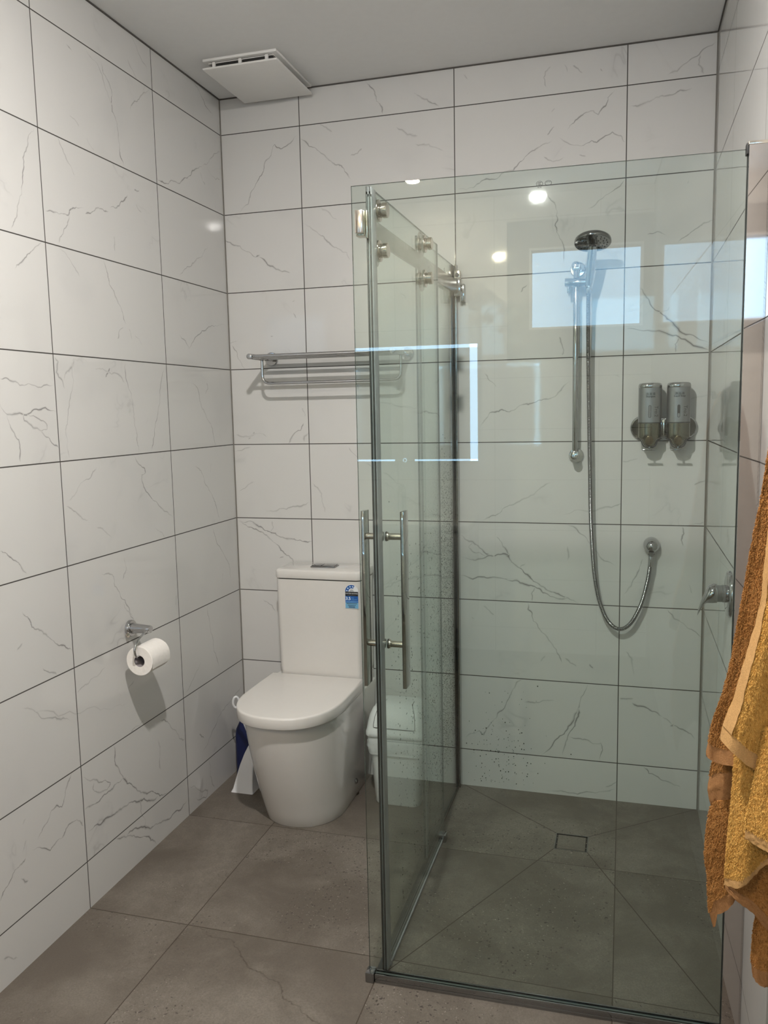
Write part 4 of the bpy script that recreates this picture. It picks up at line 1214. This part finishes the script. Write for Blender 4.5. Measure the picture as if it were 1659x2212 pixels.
# ------------------------------------------------------------------ shower: slide rail, hand shower, hose, outlet, mixer
sr = thing('shower_rail', 'chrome vertical shower slide rail on the back wall inside the shower', 'shower rail', (1.358, 0, 1.63))
SX, SY = 1.359, -0.052
for z in (1.952, 1.298):
    bm = BM(); lathe(bm, (SX + 0.003, 0, z), (0, -1, 0), [(0, 0.0265), (0.006, 0.0265), (0.009, 0.024), (0.0095, 0.0155)], 36); wf = obj('wall_flange', bm, M['chrome'], sr)
    bm = BM(); cyl(bm, (SX + 0.001, -0.006, z), (SX - 0.001, SY - 0.014, z + 0.004), 0.0155, 30, 0.002); obj('bracket', bm, M['chrome'], sr)
bm = BM(); cyl(bm, (SX, SY, 1.288), (SX, SY, 1.958), 0.0095, 28, 0.001); obj('rail_tube', bm, M['chrome'], sr)
bm = BM(); cyl(bm, (1.322, SY - 0.004, 1.902), (1.408, SY - 0.010, 1.899), 0.0155, 28, 0.002); sl = obj('slider', bm, M['chrome'], sr)
bm = BM(); cyl(bm, (1.333, SY - 0.004, 1.890), (1.333, SY - 0.004, 1.866), 0.0045, 16, 0.001); obj('slider_lever', bm, M['chrome'], sl)
hs = thing('hand_shower', 'round chrome hand shower resting in the slider of the shower rail', 'shower head', (1.405, SY - 0.03, 1.90))
HB = Vector((1.404, -0.085, 1.885)); HT = Vector((1.416, -0.128, 2.002))
HC = Vector((1.4175, -0.150, 2.017)); HN = Vector((0.02, -0.31, -0.95)).normalized()
bm = BM()
lathe(bm, HB, HT - HB, [(0, 0.0105), (0.01, 0.0130), (0.05, 0.0155), (0.09, 0.0160), (0.118, 0.0155), (0.130, 0.0150)], 28); obj('handle', bm, M['chrome'], hs, 50)
bm = BM(); lathe(bm, HC - HN * 0.016, HN, [(0, 0.03), (0.004, 0.053), (0.009, 0.0585), (0.014, 0.060), (0.021, 0.060), (0.023, 0.0585)], 56); obj('head', bm, M['dark_chrome'], hs, 50)
bm = BM(); lathe(bm, HC + HN * 0.007, HN, [(0, 0.0575), (0.0006, 0.0575), (0.001, 0.0)], 56); fc = obj('spray_face', bm, M['dark_chrome'], hs, 50)
bm = BM(); fx, fy, _ = frame_axes(HN)
for R_, n_ in ((0.012, 6), (0.024, 10), (0.036, 14), (0.047, 20)):
    for k in range(n_):
        a = 2 * PI * k / n_ + R_ * 40
        lathe(bm, HC + HN * 0.0078 + (fx * math.cos(a) + fy * math.sin(a)) * R_, HN, [(0, 0.002), (0.0018, 0.0014), (0.002, 0)], 8)
o = obj('spray_nozzles', bm, M['rubber'], hs, 50); o['kind'] = 'stuff'
ho = thing('shower_hose', 'ribbed steel shower hose hanging in a long loop on the back wall', 'shower hose', (1.42, -0.05, 1.2))
path = smooth_path([(1.4035, -0.0835, 1.880), (1.402, -0.078, 1.83), (1.403, -0.062, 1.65), (1.407, -0.052, 1.45), (1.412, -0.046, 1.25), (1.4165, -0.043, 1.08), (1.424, -0.041, 0.95), (1.434, -0.039, 0.85), (1.452, -0.037, 0.765), (1.482, -0.036, 0.698), (1.520, -0.036, 0.672), (1.558, -0.036, 0.694), (1.592, -0.037, 0.762), (1.612, -0.038, 0.84), (1.621, -0.0385, 0.90), (1.624, -0.039, 0.935)], 46)
bm = BM(); L = 0; cum = [0]
for a, b in zip(path, path[1:]):
    L += (b - a).length; cum.append(L)
# resample evenly so that the ribs are regular
res = []; step = 0.00125; j = 0
for i in range(int(L / step)):
    s_ = i * step
    while cum[j + 1] < s_: j += 1
    res.append(path[j].lerp(path[j + 1], (s_ - cum[j]) / max(1e-9, cum[j + 1] - cum[j])))
tube(bm, res, 0.0075, 12, rad=lambda i: 0.0078 if i % 4 < 2 else 0.0063)
obj('ribbed_hose', bm, M['hose'], ho, 80)
bm = BM(); cyl(bm, (1.404, -0.0845, 1.888), (1.4028, -0.080, 1.858), 0.0105, 24, 0.001); obj('hose_nut', bm, M['chrome'], ho)
bm = BM(); cyl(bm, (1.6235, -0.039, 0.905), (1.6245, -0.039, 0.943), 0.0088, 20, 0.001); obj('hose_sleeve', bm, M['chrome'], ho)
wo = thing('wall_outlet', 'round chrome hose outlet elbow on the back wall below the soap dispensers', 'hose outlet', (1.626, 0, 0.978))
bm = BM(); lathe(bm, (1.6265, 0, 0.978), (0, -1, 0), [(0, 0.0285), (0.012, 0.0285), (0.022, 0.0275), (0.036, 0.0235), (0.047, 0.016), (0.053, 0.008), (0.055, 0)], 40); obj('elbow', bm, M['chrome'], wo, 50)
bm = BM(); lathe(bm, (1.6253, -0.0388, 0.958), (0, 0, -1), [(0, 0.0095), (0.006, 0.0095), (0.0065, 0.0118), (0.0095, 0.0118), (0.010, 0.0095), (0.015, 0.0095)], 24); obj('outlet_nut', bm, M['dark_chrome'], wo)
mx = thing('shower_mixer', 'chrome shower mixer tap with a drooping lever on the right wall', 'shower tap', (W, -0.742, 0.968))
MP = Vector((W, -0.742, 0.970))
bm = BM(); lathe(bm, MP, (-1, 0, 0), [(0, 0.062), (0.004, 0.062), (0.008, 0.059), (0.010, 0.052), (0.0105, 0.03)], 48); obj('wall_plate', bm, M['chrome'], mx)
bm = BM(); lathe(bm, MP + Vector((-0.009, 0, 0)), (-1, 0, 0), [(0, 0.0235), (0.012, 0.0235), (0.0125, 0.0225), (0.024, 0.0225)], 40); obj('cartridge', bm, M['chrome'], mx)
bm = BM(); c0 = MP + Vector((-0.0335, 0, 0))
def lev(dx, zc, hy, hz, n=20): return [(c0.x + dx, c0.y + hy * math.cos(2 * PI * k / n), c0.z + zc + hz * math.sin(2 * PI * k / n)) for k in range(n)]
loft(bm, [lev(0.0, 0.0, 0.025, 0.0255), lev(-0.008, 0.0, 0.0255, 0.0265), lev(-0.020, -0.002, 0.0255, 0.0245), lev(-0.027, -0.010, 0.0235, 0.0175), lev(-0.034, -0.022, 0.020, 0.0125), lev(-0.040, -0.036, 0.016, 0.0095), lev(-0.0455, -0.052, 0.011, 0.006), lev(-0.047, -0.060, 0.006, 0.003)])
obj('lever', bm, M['chrome'], mx, 50)

# ------------------------------------------------------------------ soap dispensers
dp = thing('dispenser_bracket', 'chrome oval wall bracket that carries both soap dispensers', 'bracket', (1.655, 0, 1.395))
for xc in (1.590, 1.730):
    bm = BM(); lathe(bm, (xc - 0.001, 0, 1.395), (0, -1, 0), [(0, 0.042), (0.008, 0.042), (0.011, 0.040), (0.012, 0.036), (0.0105, 0.034), (0.0105, 0)], 44); obj('end_disc', bm, M['chrome'], dp, 40)
bm = BM(); box(bm, (1.59, -0.013, 1.362), (1.73, -0.001, 1.428), 0.004); box(bm, (1.6515, -0.040, 1.366), (1.6645, -0.012, 1.424), 0.004); obj('cross_plate', bm, M['chrome'], dp)
def dispenser(xc, label, cn, en, full):
    DYC = -0.050; hw_, hd = 0.0385, 0.034
    t = thing('soap_dispenser', label, 'soap dispenser', (xc, DYC, 1.325), 'twin soap dispensers on the shower wall')
    def sec(z, s=1.0, off=0.0): return [(xc + hw_ * s * math.copysign(abs(math.cos(a)) ** 0.8, math.cos(a)), DYC + hd * s * math.copysign(abs(math.sin(a)) ** 0.8, math.sin(a)) + off, z) for a in [2 * PI * k / 40 for k in range(40)]]
    bm = BM(); loft(bm, [sec(1.4145), sec(1.532)]); body = obj('tank', bm, M['silver'], t, 50)
    bm = BM(); loft(bm, [sec(1.532, 1.0), sec(1.533, 1.02), sec(1.540, 1.015), sec(1.546, 0.97), sec(1.549, 0.8), sec(1.550, 0.4)]); obj('cap', bm, M['chrome'], t, 50)
    bm = BM(); loft(bm, [sec(1.4115, 1.008), sec(1.4148, 1.008)]); obj('joint_ring', bm, M['rubber'], t)
    # smoked base narrowing to the spout
    bm = BM()
    out = [(-0.0385, 1.412), (-0.0385, 1.362), (-0.030, 1.357), (-0.0255, 1.352), (-0.022, 1.342), (-0.018, 1.335), (-0.011, 1.331), (0.011, 1.331), (0.018, 1.335), (0.022, 1.342), (0.0255, 1.352), (0.030, 1.357), (0.0385, 1.362), (0.0385, 1.412)]
    fr, bk = [], []
    rows = []
    for s in (0.0, 1.0):
        pass
    nseg = 10
    pts_z = sorted({round(z, 4) for _, z in out} | {1.40, 1.388, 1.375})
    def hwz(z):
        prev = None
        for (xa, za), (xb, zb) in zip(out[7:], out[8:]):
            if za <= z <= zb + 1e-9:
                return lerp(xa, xb, (z - za) / max(1e-9, zb - za))
        return 0.0385
    rings = []
    for z in pts_z:
        h = hwz(z)
        rings.append([(xc + h * math.copysign(abs(math.cos(a)) ** 0.8, math.cos(a)), DYC + hd * (0.6 + 0.4 * h / 0.0385) * math.copysign(abs(math.sin(a)) ** 0.8, math.sin(a)) * (1.0 if math.sin(a) < 0 else 0.9), z) for a in [2 * PI * k / 40 for k in range(40)]])
    loft(bm, rings); base = obj('base_cover', bm, M['khaki_chrome'], t, 50)
    bm = BM()                                             # dark outline under the base
    tube(bm, [(xc + x_ * 1.03, DYC - 0.016 * (1 - (abs(x_) / 0.0385) ** 4), z_ - 0.0022) for x_, z_ in out[1:-1]], 0.0022, 8); obj('edge_line', bm, M['rubber'], t)
    fy_ = DYC - hd
    bm = BM(); prism(bm, [(xc - 0.001 + px, fy_ - 0.0006, pz) for px, pz in rrect(0, 1.452, 0.0045, 0.0215, 0.0044, 6)], (0, 0.004, 0)); wdw = obj('level_frame', bm, M['rubber'], t)
    if full:
        bm = BM(); prism(bm, [(xc - 0.001 + px, fy_ - 0.0012, pz) for px, pz in rrect(0, 1.452, 0.0032, 0.020, 0.0031, 6)], (0, 0.002, 0))
    else:
        bm = BM(); prism(bm, [(xc - 0.001 + px, fy_ - 0.0012, pz) for px, pz in rrect(0, 1.4385, 0.0032, 0.0065, 0.0031, 6)], (0, 0.002, 0))
    obj('level_window', bm, M['soap_window'], wdw)
    bm = BM(); lathe(bm, (xc - 0.001, fy_ + 0.010, 1.3545), (0, -1, -0.15), [(0, 0.0135), (0.0095, 0.0135), (0.0105, 0.012), (0.0108, 0.009), (0.011, 0)], 32)
    for v in bm.verts: v.co.z = 1.3545 + (v.co.z - 1.3545) * 1.2
    obj('push_button', bm, M['amber'], t, 50)
    bm = BM(); box(bm, (xc - 0.0245, fy_ + 0.003, 1.3185), (xc + 0.0245, fy_ + 0.012, 1.3225), 0.0015); box(bm, (xc - 0.003, fy_ + 0.012, 1.3195), (xc + 0.003, fy_ + 0.03, 1.3335), 0.001); obj('push_lever', bm, M['dark_chrome'], t)
    text('print_lettering', cn, 0.0105, (xc + 0.001, fy_ - 0.0011, 1.5105), XA, ZA, M['black'], body)
    text('print_lettering', en, 0.0080, (xc + 0.001, fy_ - 0.0011, 1.5025), XA, ZA, M['black'], body, bold=0.00015)
    ya_ = Vector((1, 0.32, 0)).normalized()
    text('print_logo', 'Tro:2', 0.0165, (xc + 0.020, fy_ + 0.0010, 1.452), (0, 0, -1), ya_, M['logo_grey'], body)
dispenser(1.611, 'left silver soap dispenser, marked Shampoo, in the shower', '洗发液', 'Shampoo', True)
dispenser(1.7045, 'right silver soap dispenser, marked Liquid Soap, in the shower', '沐浴液', 'Liquid Soap', False)

# ------------------------------------------------------------------ floor drain
fd = thing('floor_drain', 'rectangular tile-insert floor drain in the shower floor', 'drain', ((DX0 + DX1) / 2, (DY0 + DY1) / 2, -0.03))
bm = BM()
g = 0.003
for lo, hi in (((DX0, DY0, -0.03), (DX1, DY0 + g, 0.0006)), ((DX0, DY1 - g, -0.03), (DX1, DY1, 0.0006)), ((DX0, DY0 + g, -0.03), (DX0 + g, DY1 - g, 0.0006)), ((DX1 - g, DY0 + g, -0.03), (DX1, DY1 - g, 0.0006))):
    box(bm, lo, hi)
box(bm, (DX0 + g, DY0 + g, -0.030), (DX1 - g, DY1 - g, -0.004), mat=1)  # matt black fill paints the slot's inner shade
obj('drain_frame', bm, [M['dark_chrome'], M['dark']], fd, 0)
bm = BM(); box(bm, (DX0 + 0.009, DY0 + 0.009, -0.028), (DX1 - 0.009, DY1 - 0.009, 0.0), 0.0006); obj('tile_insert', bm, M['floor'], fd, 0)
for x_, y_ in ((DX0 + 0.03, DY0 + 0.006), (DX0 + 0.07, DY1 - 0.006), (DX0 + 0.006, DY0 + 0.04), (DX0 + 0.006, DY1 - 0.03), (DX1 - 0.006, DY0 + 0.03), (DX1 - 0.006, DY1 - 0.045)):
    bm = BM(); box(bm, (x_ - 0.0015, y_ - 0.0015, -0.02), (x_ + 0.0015, y_ + 0.0015, -0.0015)); obj('spacer', bm, M['nickel'], fd, 0)

# water drops on the back wall tiles low in the shower
rnd = random.Random(21); bm = BM(); k = 0
while k < 150:
    x_, z_ = rnd.gauss(1.10, 0.075), abs(rnd.gauss(0.0, 0.16)) + 0.02
    if not (0.95 < x_ < 1.42) or z_ > 0.62: continue
    dome(bm, (x_, -0.0006, z_), (0, -1, 0), rnd.choice((0.0010, 0.0012, 0.0015, 0.0020)), 0.5, 8, rnd.choice((1, 1, 1.3))); k += 1
o = obj('wall_droplets', bm, M['droplet'], None, 60, base=(1.1, -0.0006, 0.1)); tag(o, 'scattered water drops on the lowest back wall tiles inside the shower', 'water drops'); o['kind'] = 'stuff'

# ------------------------------------------------------------------ things behind the camera that show in the reflections
lm = thing('lit_mirror', 'wall mirror with bluish white lit border, seen reflected in the shower glass', 'mirror', (0.3815, YR, 1.51))
mx0, mx1, mz0, mz1 = -0.064, 0.827, 1.165, 1.852
bm = BM(); box(bm, (mx0, YR + 0.002, mz0), (mx1, YR + 0.03, mz1), 0.002); obj('mirror_glass', bm, M['mirror'], lm, 0)
for lo, hi in (((mx0, mz1 - 0.020), (mx1, mz1)), ((mx0, mz0), (0.3815 - 0.062, mz0 + 0.011)), ((0.3815 + 0.062, mz0), (mx1, mz0 + 0.011)), ((mx0, mz0), (mx0 + 0.045, mz1)), ((mx1 - 0.045, mz0), (mx1, mz1))):
    bm = BM(); box(bm, (lo[0], YR + 0.03, lo[1]), (hi[0], YR + 0.0315, hi[1])); obj('light_strip', bm, M['mirror_light'], lm, 0)
bm = BM(); ring_flat(bm, (0.3815, YR + 0.031, mz0 + 0.006), (-1, 0, 0), (0, 0, 1), 0.012, 0.009, 0.001); obj('touch_button', bm, M['mirror_light'], lm)
vn = thing('vanity_unit', 'white vanity cabinet under the lit mirror, at the rear wall', 'vanity', (0.3815, YR + 0.24, 0))
bm = BM(); box(bm, (-0.06, YR + 0.002, 0.25), (0.825, YR + 0.46, 0.80), 0.003); obj('cabinet', bm, M['cabinet'], vn)
for a, b in ((-0.055, 0.380), (0.384, 0.820)):
    bm = BM(); box(bm, (a, YR + 0.46, 0.256), (b, YR + 0.478, 0.794), 0.002); dd = obj('door', bm, M['cabinet'], vn)
bm = BM(); box(bm, (-0.066, YR + 0.002, 0.80), (0.831, YR + 0.482, 0.84), 0.006); obj('basin_top', bm, M['ceramic'], vn)
bm = BM(); tube(bm, smooth_path([(0.3815, YR + 0.08, 0.84), (0.3815, YR + 0.08, 0.97), (0.3815, YR + 0.12, 1.02), (0.3815, YR + 0.2, 1.0)], 6), 0.014); obj('tap', bm, M['chrome'], vn)
# ------------------------------------------------------------------ towels on the right wall
def pl(pts, t):
    """point at fraction t (by first coordinate of the sampling) along a polyline given as (a, b) pairs."""
    n = len(pts) - 1
    L = [0]
    for a, b in zip(pts, pts[1:]):
        L.append(L[-1] + math.dist(a, b))
    s = t * L[-1]
    for i in range(n):
        if s <= L[i + 1] + 1e-12:
            k = (s - L[i]) / max(1e-9, L[i + 1] - L[i])
            return (lerp(pts[i][0], pts[i + 1][0], k), lerp(pts[i][1], pts[i + 1][1], k))
    return pts[-1]

def zat(pts, x):
    for a, b in zip(pts, pts[1:]):
        if a[0] <= x <= b[0]:
            return lerp(a[1], b[1], (x - a[0]) / max(1e-9, b[0] - a[0]))
    return pts[0][1] if x < pts[0][0] else pts[-1][1]

def fold_sheet(left, bottom, y0, xr=1.797, amp=0.010, freq=2.2, ph=0.0, nt=70, ns=34, thick=0.008):
    """hanging layer of cloth: left edge runs down 'left' (x, z), hem follows 'bottom' (x, z)."""
    zt = left[0][1]
    front = []
    zl = left[-1][1]
    for i in range(nt + 1):
        t = i / nt
        lx, lz = pl(left, t)
        row = []
        for j in range(ns + 1):
            s = j / ns
            x = lerp(lx, xr, s)
            f = (zt - lz) / max(1e-9, zt - zl)
            zb = zat(bottom, lerp(left[-1][0], xr, s))
            z = lerp(zt, zb, f)
            y = y0 + amp * math.sin(2 * PI * freq * s + ph + 1.2 * t) * (0.35 + 0.65 * t) * smoothstep(0, 0.12, s)
            e = max(0, 1 - s * (xr - lx) / 0.016)
            y += 0.012 * e * e
            row.append(Vector((x, y, z)))
        front.append(row)
    return front

def sheet_mesh(front, rows, thick):
    bm = BM()
    F = [[bm.verts.new(p) for p in r] for r in front[rows[0]:rows[1] + 1]]
    B = [[bm.verts.new(p + Vector((0.001, thick, 0))) for p in r] for r in front[rows[0]:rows[1] + 1]]
    n, m = len(F), len(F[0])
    for i in range(n - 1):
        for j in range(m - 1):
            bm.faces.new((F[i][j], F[i + 1][j], F[i + 1][j + 1], F[i][j + 1]))
            bm.faces.new((B[i][j], B[i][j + 1], B[i + 1][j + 1], B[i + 1][j]))
    for i in range(n - 1):
        bm.faces.new((F[i][0], B[i][0], B[i + 1][0], F[i + 1][0]))
        bm.faces.new((F[i][-1], F[i + 1][-1], B[i + 1][-1], B[i][-1]))
    for j in range(m - 1):
        bm.faces.new((F[0][j], F[0][j + 1], B[0][j + 1], B[0][j]))
        bm.faces.new((F[-1][j], B[-1][j], B[-1][j + 1], F[-1][j + 1]))
    bmesh.ops.recalc_face_normals(bm, faces=bm.faces)
    return bm

def pile(bm, front, r0, r1, n, rnd, ln=0.0034):
    """short terry loops standing off the cloth, thickest along the visible edge."""
    m = len(front[0]) - 1
    for _ in range(n):
        i = rnd.uniform(r0, r1 - 0.01); j = rnd.uniform(0, 1) ** 1.5 * (m - 0.01)
        a, b = int(i), int(j); u, v = i - a, j - b
        p = front[a][b].lerp(front[a][b + 1], v).lerp(front[a + 1][b].lerp(front[a + 1][b + 1], v), u)
        d1 = front[a + 1][b] - front[a][b]; d2 = front[a][b + 1] - front[a][b]
        nr = d1.cross(d2).normalized()
        if nr.y > 0 and b > 2: nr = -nr
        if b <= 1: nr = (nr + Vector((-1.2, 0, 0))).normalized()
        dirn = (nr + Vector((rnd.gauss(0, 0.45), rnd.gauss(0, 0.3), rnd.gauss(-0.45, 0.4)))).normalized()
        side = dirn.cross(Vector((rnd.gauss(0, 1), rnd.gauss(0, 1), rnd.gauss(0, 1)))).normalized() * 0.00048
        l = ln * rnd.uniform(0.55, 1.1)
        q0, q1, q2 = p - dirn * 0.001, p + dirn * l * 0.6, p + dirn * l + Vector((0, 0, -0.0012))
        vs = [bm.verts.new(q) for q in (q0 - side, q0 + side, q1 + side * 0.9, q1 - side * 0.9)]
        bm.faces.new(vs)
        tip = bm.verts.new(q2)
        bm.faces.new((vs[3], vs[2], tip))

def towel_layer(parent, nm, left, bottom, y0, mat, band, hem_rows, npile, seed, band_at=None, edge_cols=0, **kw):
    fr = fold_sheet(left, bottom, y0, **kw)
    nt = len(fr) - 1
    rnd = random.Random(seed)
    for r in fr[:]:
        for p in r:
            p.x += rnd.gauss(0, 0.0004); p.y += rnd.gauss(0, 0.0008)
    e = nt - hem_rows
    segs = [(0, e, False)] if hem_rows == 0 else [(0, e, False), (e, nt, True)]
    if band_at:
        a, b = band_at
        segs = [(0, a, False), (a, b, True), (b, e, False)] + ([(e, nt, True)] if hem_rows else [])
    bmp = BM()
    cloth = None
    bmc = None
    first = True
    for a, b, isband in segs:
        if isband:
            bmb = sheet_mesh(fr, (a, b), 0.005)
            obj('woven_band', bmb, band, parent, 70)
        else:
            o = obj(nm, sheet_mesh(fr, (a, b), 0.008), mat, parent, 70)
            if edge_cols:
                ed = [[p + Vector((-0.0015, -0.0035, 0)) for p in r[:edge_cols + 1]] for r in fr]
                obj('woven_band', sheet_mesh(ed, (a, b), 0.003), band, parent, 70)
            pile(bmp, [r[edge_cols:] for r in fr] if edge_cols else fr, a, b, int(npile * 2.3 * (b - a) / nt), rnd)
    o = obj('terry_pile', bmp, mat, parent, 0)
    o['kind'] = 'stuff'

tk = thing('towel_hook', 'chrome double wall hook that holds the towels, on the right wall', 'hook', (W, -1.62, 1.49))
bm = BM(); lathe(bm, (W, -1.62, 1.49), (-1, 0, 0), [(0, 0.022), (0.006, 0.022), (0.007, 0.01)], 30); cyl(bm, (W - 0.005, -1.62, 1.49), (W - 0.030, -1.62, 1.492), 0.006); cyl(bm, (W - 0.027, -1.62, 1.488), (W - 0.031, -1.62, 1.508), 0.006)
obj('peg', bm, M['chrome'], tk)
bt_ = thing('brown_towel', 'brown terry towel hanging at the right edge, partly behind the yellow one', 'towel', (1.76, -1.6, 0.9))
towel_layer(bt_, 'cloth', [(1.788, 1.505), (1.772, 1.465), (1.758, 1.413), (1.752, 1.367), (1.746, 1.313), (1.735, 1.242), (1.726, 1.171), (1.716, 1.098), (1.708, 1.032), (1.694, 0.973), (1.680, 0.922), (1.673, 0.878), (1.673, 0.866)],
            [(1.670, 0.866), (1.689, 0.855), (1.731, 0.862), (1.80, 0.88)], -1.605, M['brown_terry'], M['brown_band'], 3, 21000, 1, freq=1.4, amp=0.010)
towel_layer(bt_, 'cloth', [(1.706, 0.93), (1.700, 0.90), (1.692, 0.864), (1.685, 0.821), (1.680, 0.786), (1.686, 0.753), (1.680, 0.701), (1.679, 0.657), (1.685, 0.615), (1.687, 0.562), (1.691, 0.536), (1.697, 0.515)],
            [(1.690, 0.515), (1.7, 0.53), (1.703, 0.556), (1.729, 0.591), (1.745, 0.62), (1.80, 0.66)], -1.570, M['brown_terry'], M['brown_band'], 5, 16000, 2, band_at=(20, 30), freq=1.7, amp=0.009, ph=1.0)
towel_layer(bt_, 'cloth', [(1.772, 0.80), (1.767, 0.597), (1.761, 0.561), (1.759, 0.509), (1.759, 0.483), (1.763, 0.462)],
            [(1.755, 0.468), (1.768, 0.447), (1.80, 0.455)], -1.592, M['brown_terry'], M['brown_band'], 6, 2500, 3, freq=1.0, amp=0.006, ns=14)
yt = thing('yellow_towel', 'mustard yellow terry towel with pale woven borders hanging at the right edge', 'towel', (1.77, -1.65, 0.9))
towel_layer(yt, 'cloth', [(1.790, 1.50), (1.765, 1.40), (1.75, 1.27), (1.747, 1.218), (1.744, 1.165), (1.737, 1.12), (1.722, 1.057), (1.706, 0.986), (1.691, 0.941), (1.687, 0.921)],
            [(1.680, 0.925), (1.687, 0.921), (1.705, 0.907), (1.727, 0.885), (1.764, 0.859), (1.80, 0.84)], -1.662, M['yellow_terry'], M['yellow_band'], 3, 17000, 4, edge_cols=4, freq=1.3, amp=0.008, ph=2.0)
towel_layer(yt, 'cloth', [(1.722, 1.00), (1.716, 0.891), (1.715, 0.83), (1.712, 0.78), (1.709, 0.721), (1.707, 0.67), (1.705, 0.643)],
            [(1.700, 0.643), (1.723, 0.651), (1.752, 0.672), (1.774, 0.701), (1.80, 0.74)], -1.632, M['yellow_terry'], M['yellow_band'], 3, 16000, 5, freq=1.6, amp=0.008, ph=0.6)
towel_layer(yt, 'cloth', [(1.755, 0.95), (1.743, 0.871), (1.737, 0.83), (1.731, 0.789), (1.730, 0.755)],
            [(1.725, 0.757), (1.745, 0.75), (1.768, 0.743), (1.80, 0.735)], -1.672, M['yellow_terry'], M['yellow_band'], 6, 4000, 6, freq=0.8, amp=0.006, ph=0.3, ns=22)
towel_layer(yt, 'underside', [(1.712, 0.72), (1.711, 0.66), (1.711, 0.625)],
            [(1.708, 0.625), (1.728, 0.608), (1.755, 0.593), (1.783, 0.561), (1.80, 0.55)], -1.605, M['brown_terry'], M['brown_band'], 12, 2500, 7, freq=0.8, amp=0.005, ns=22)
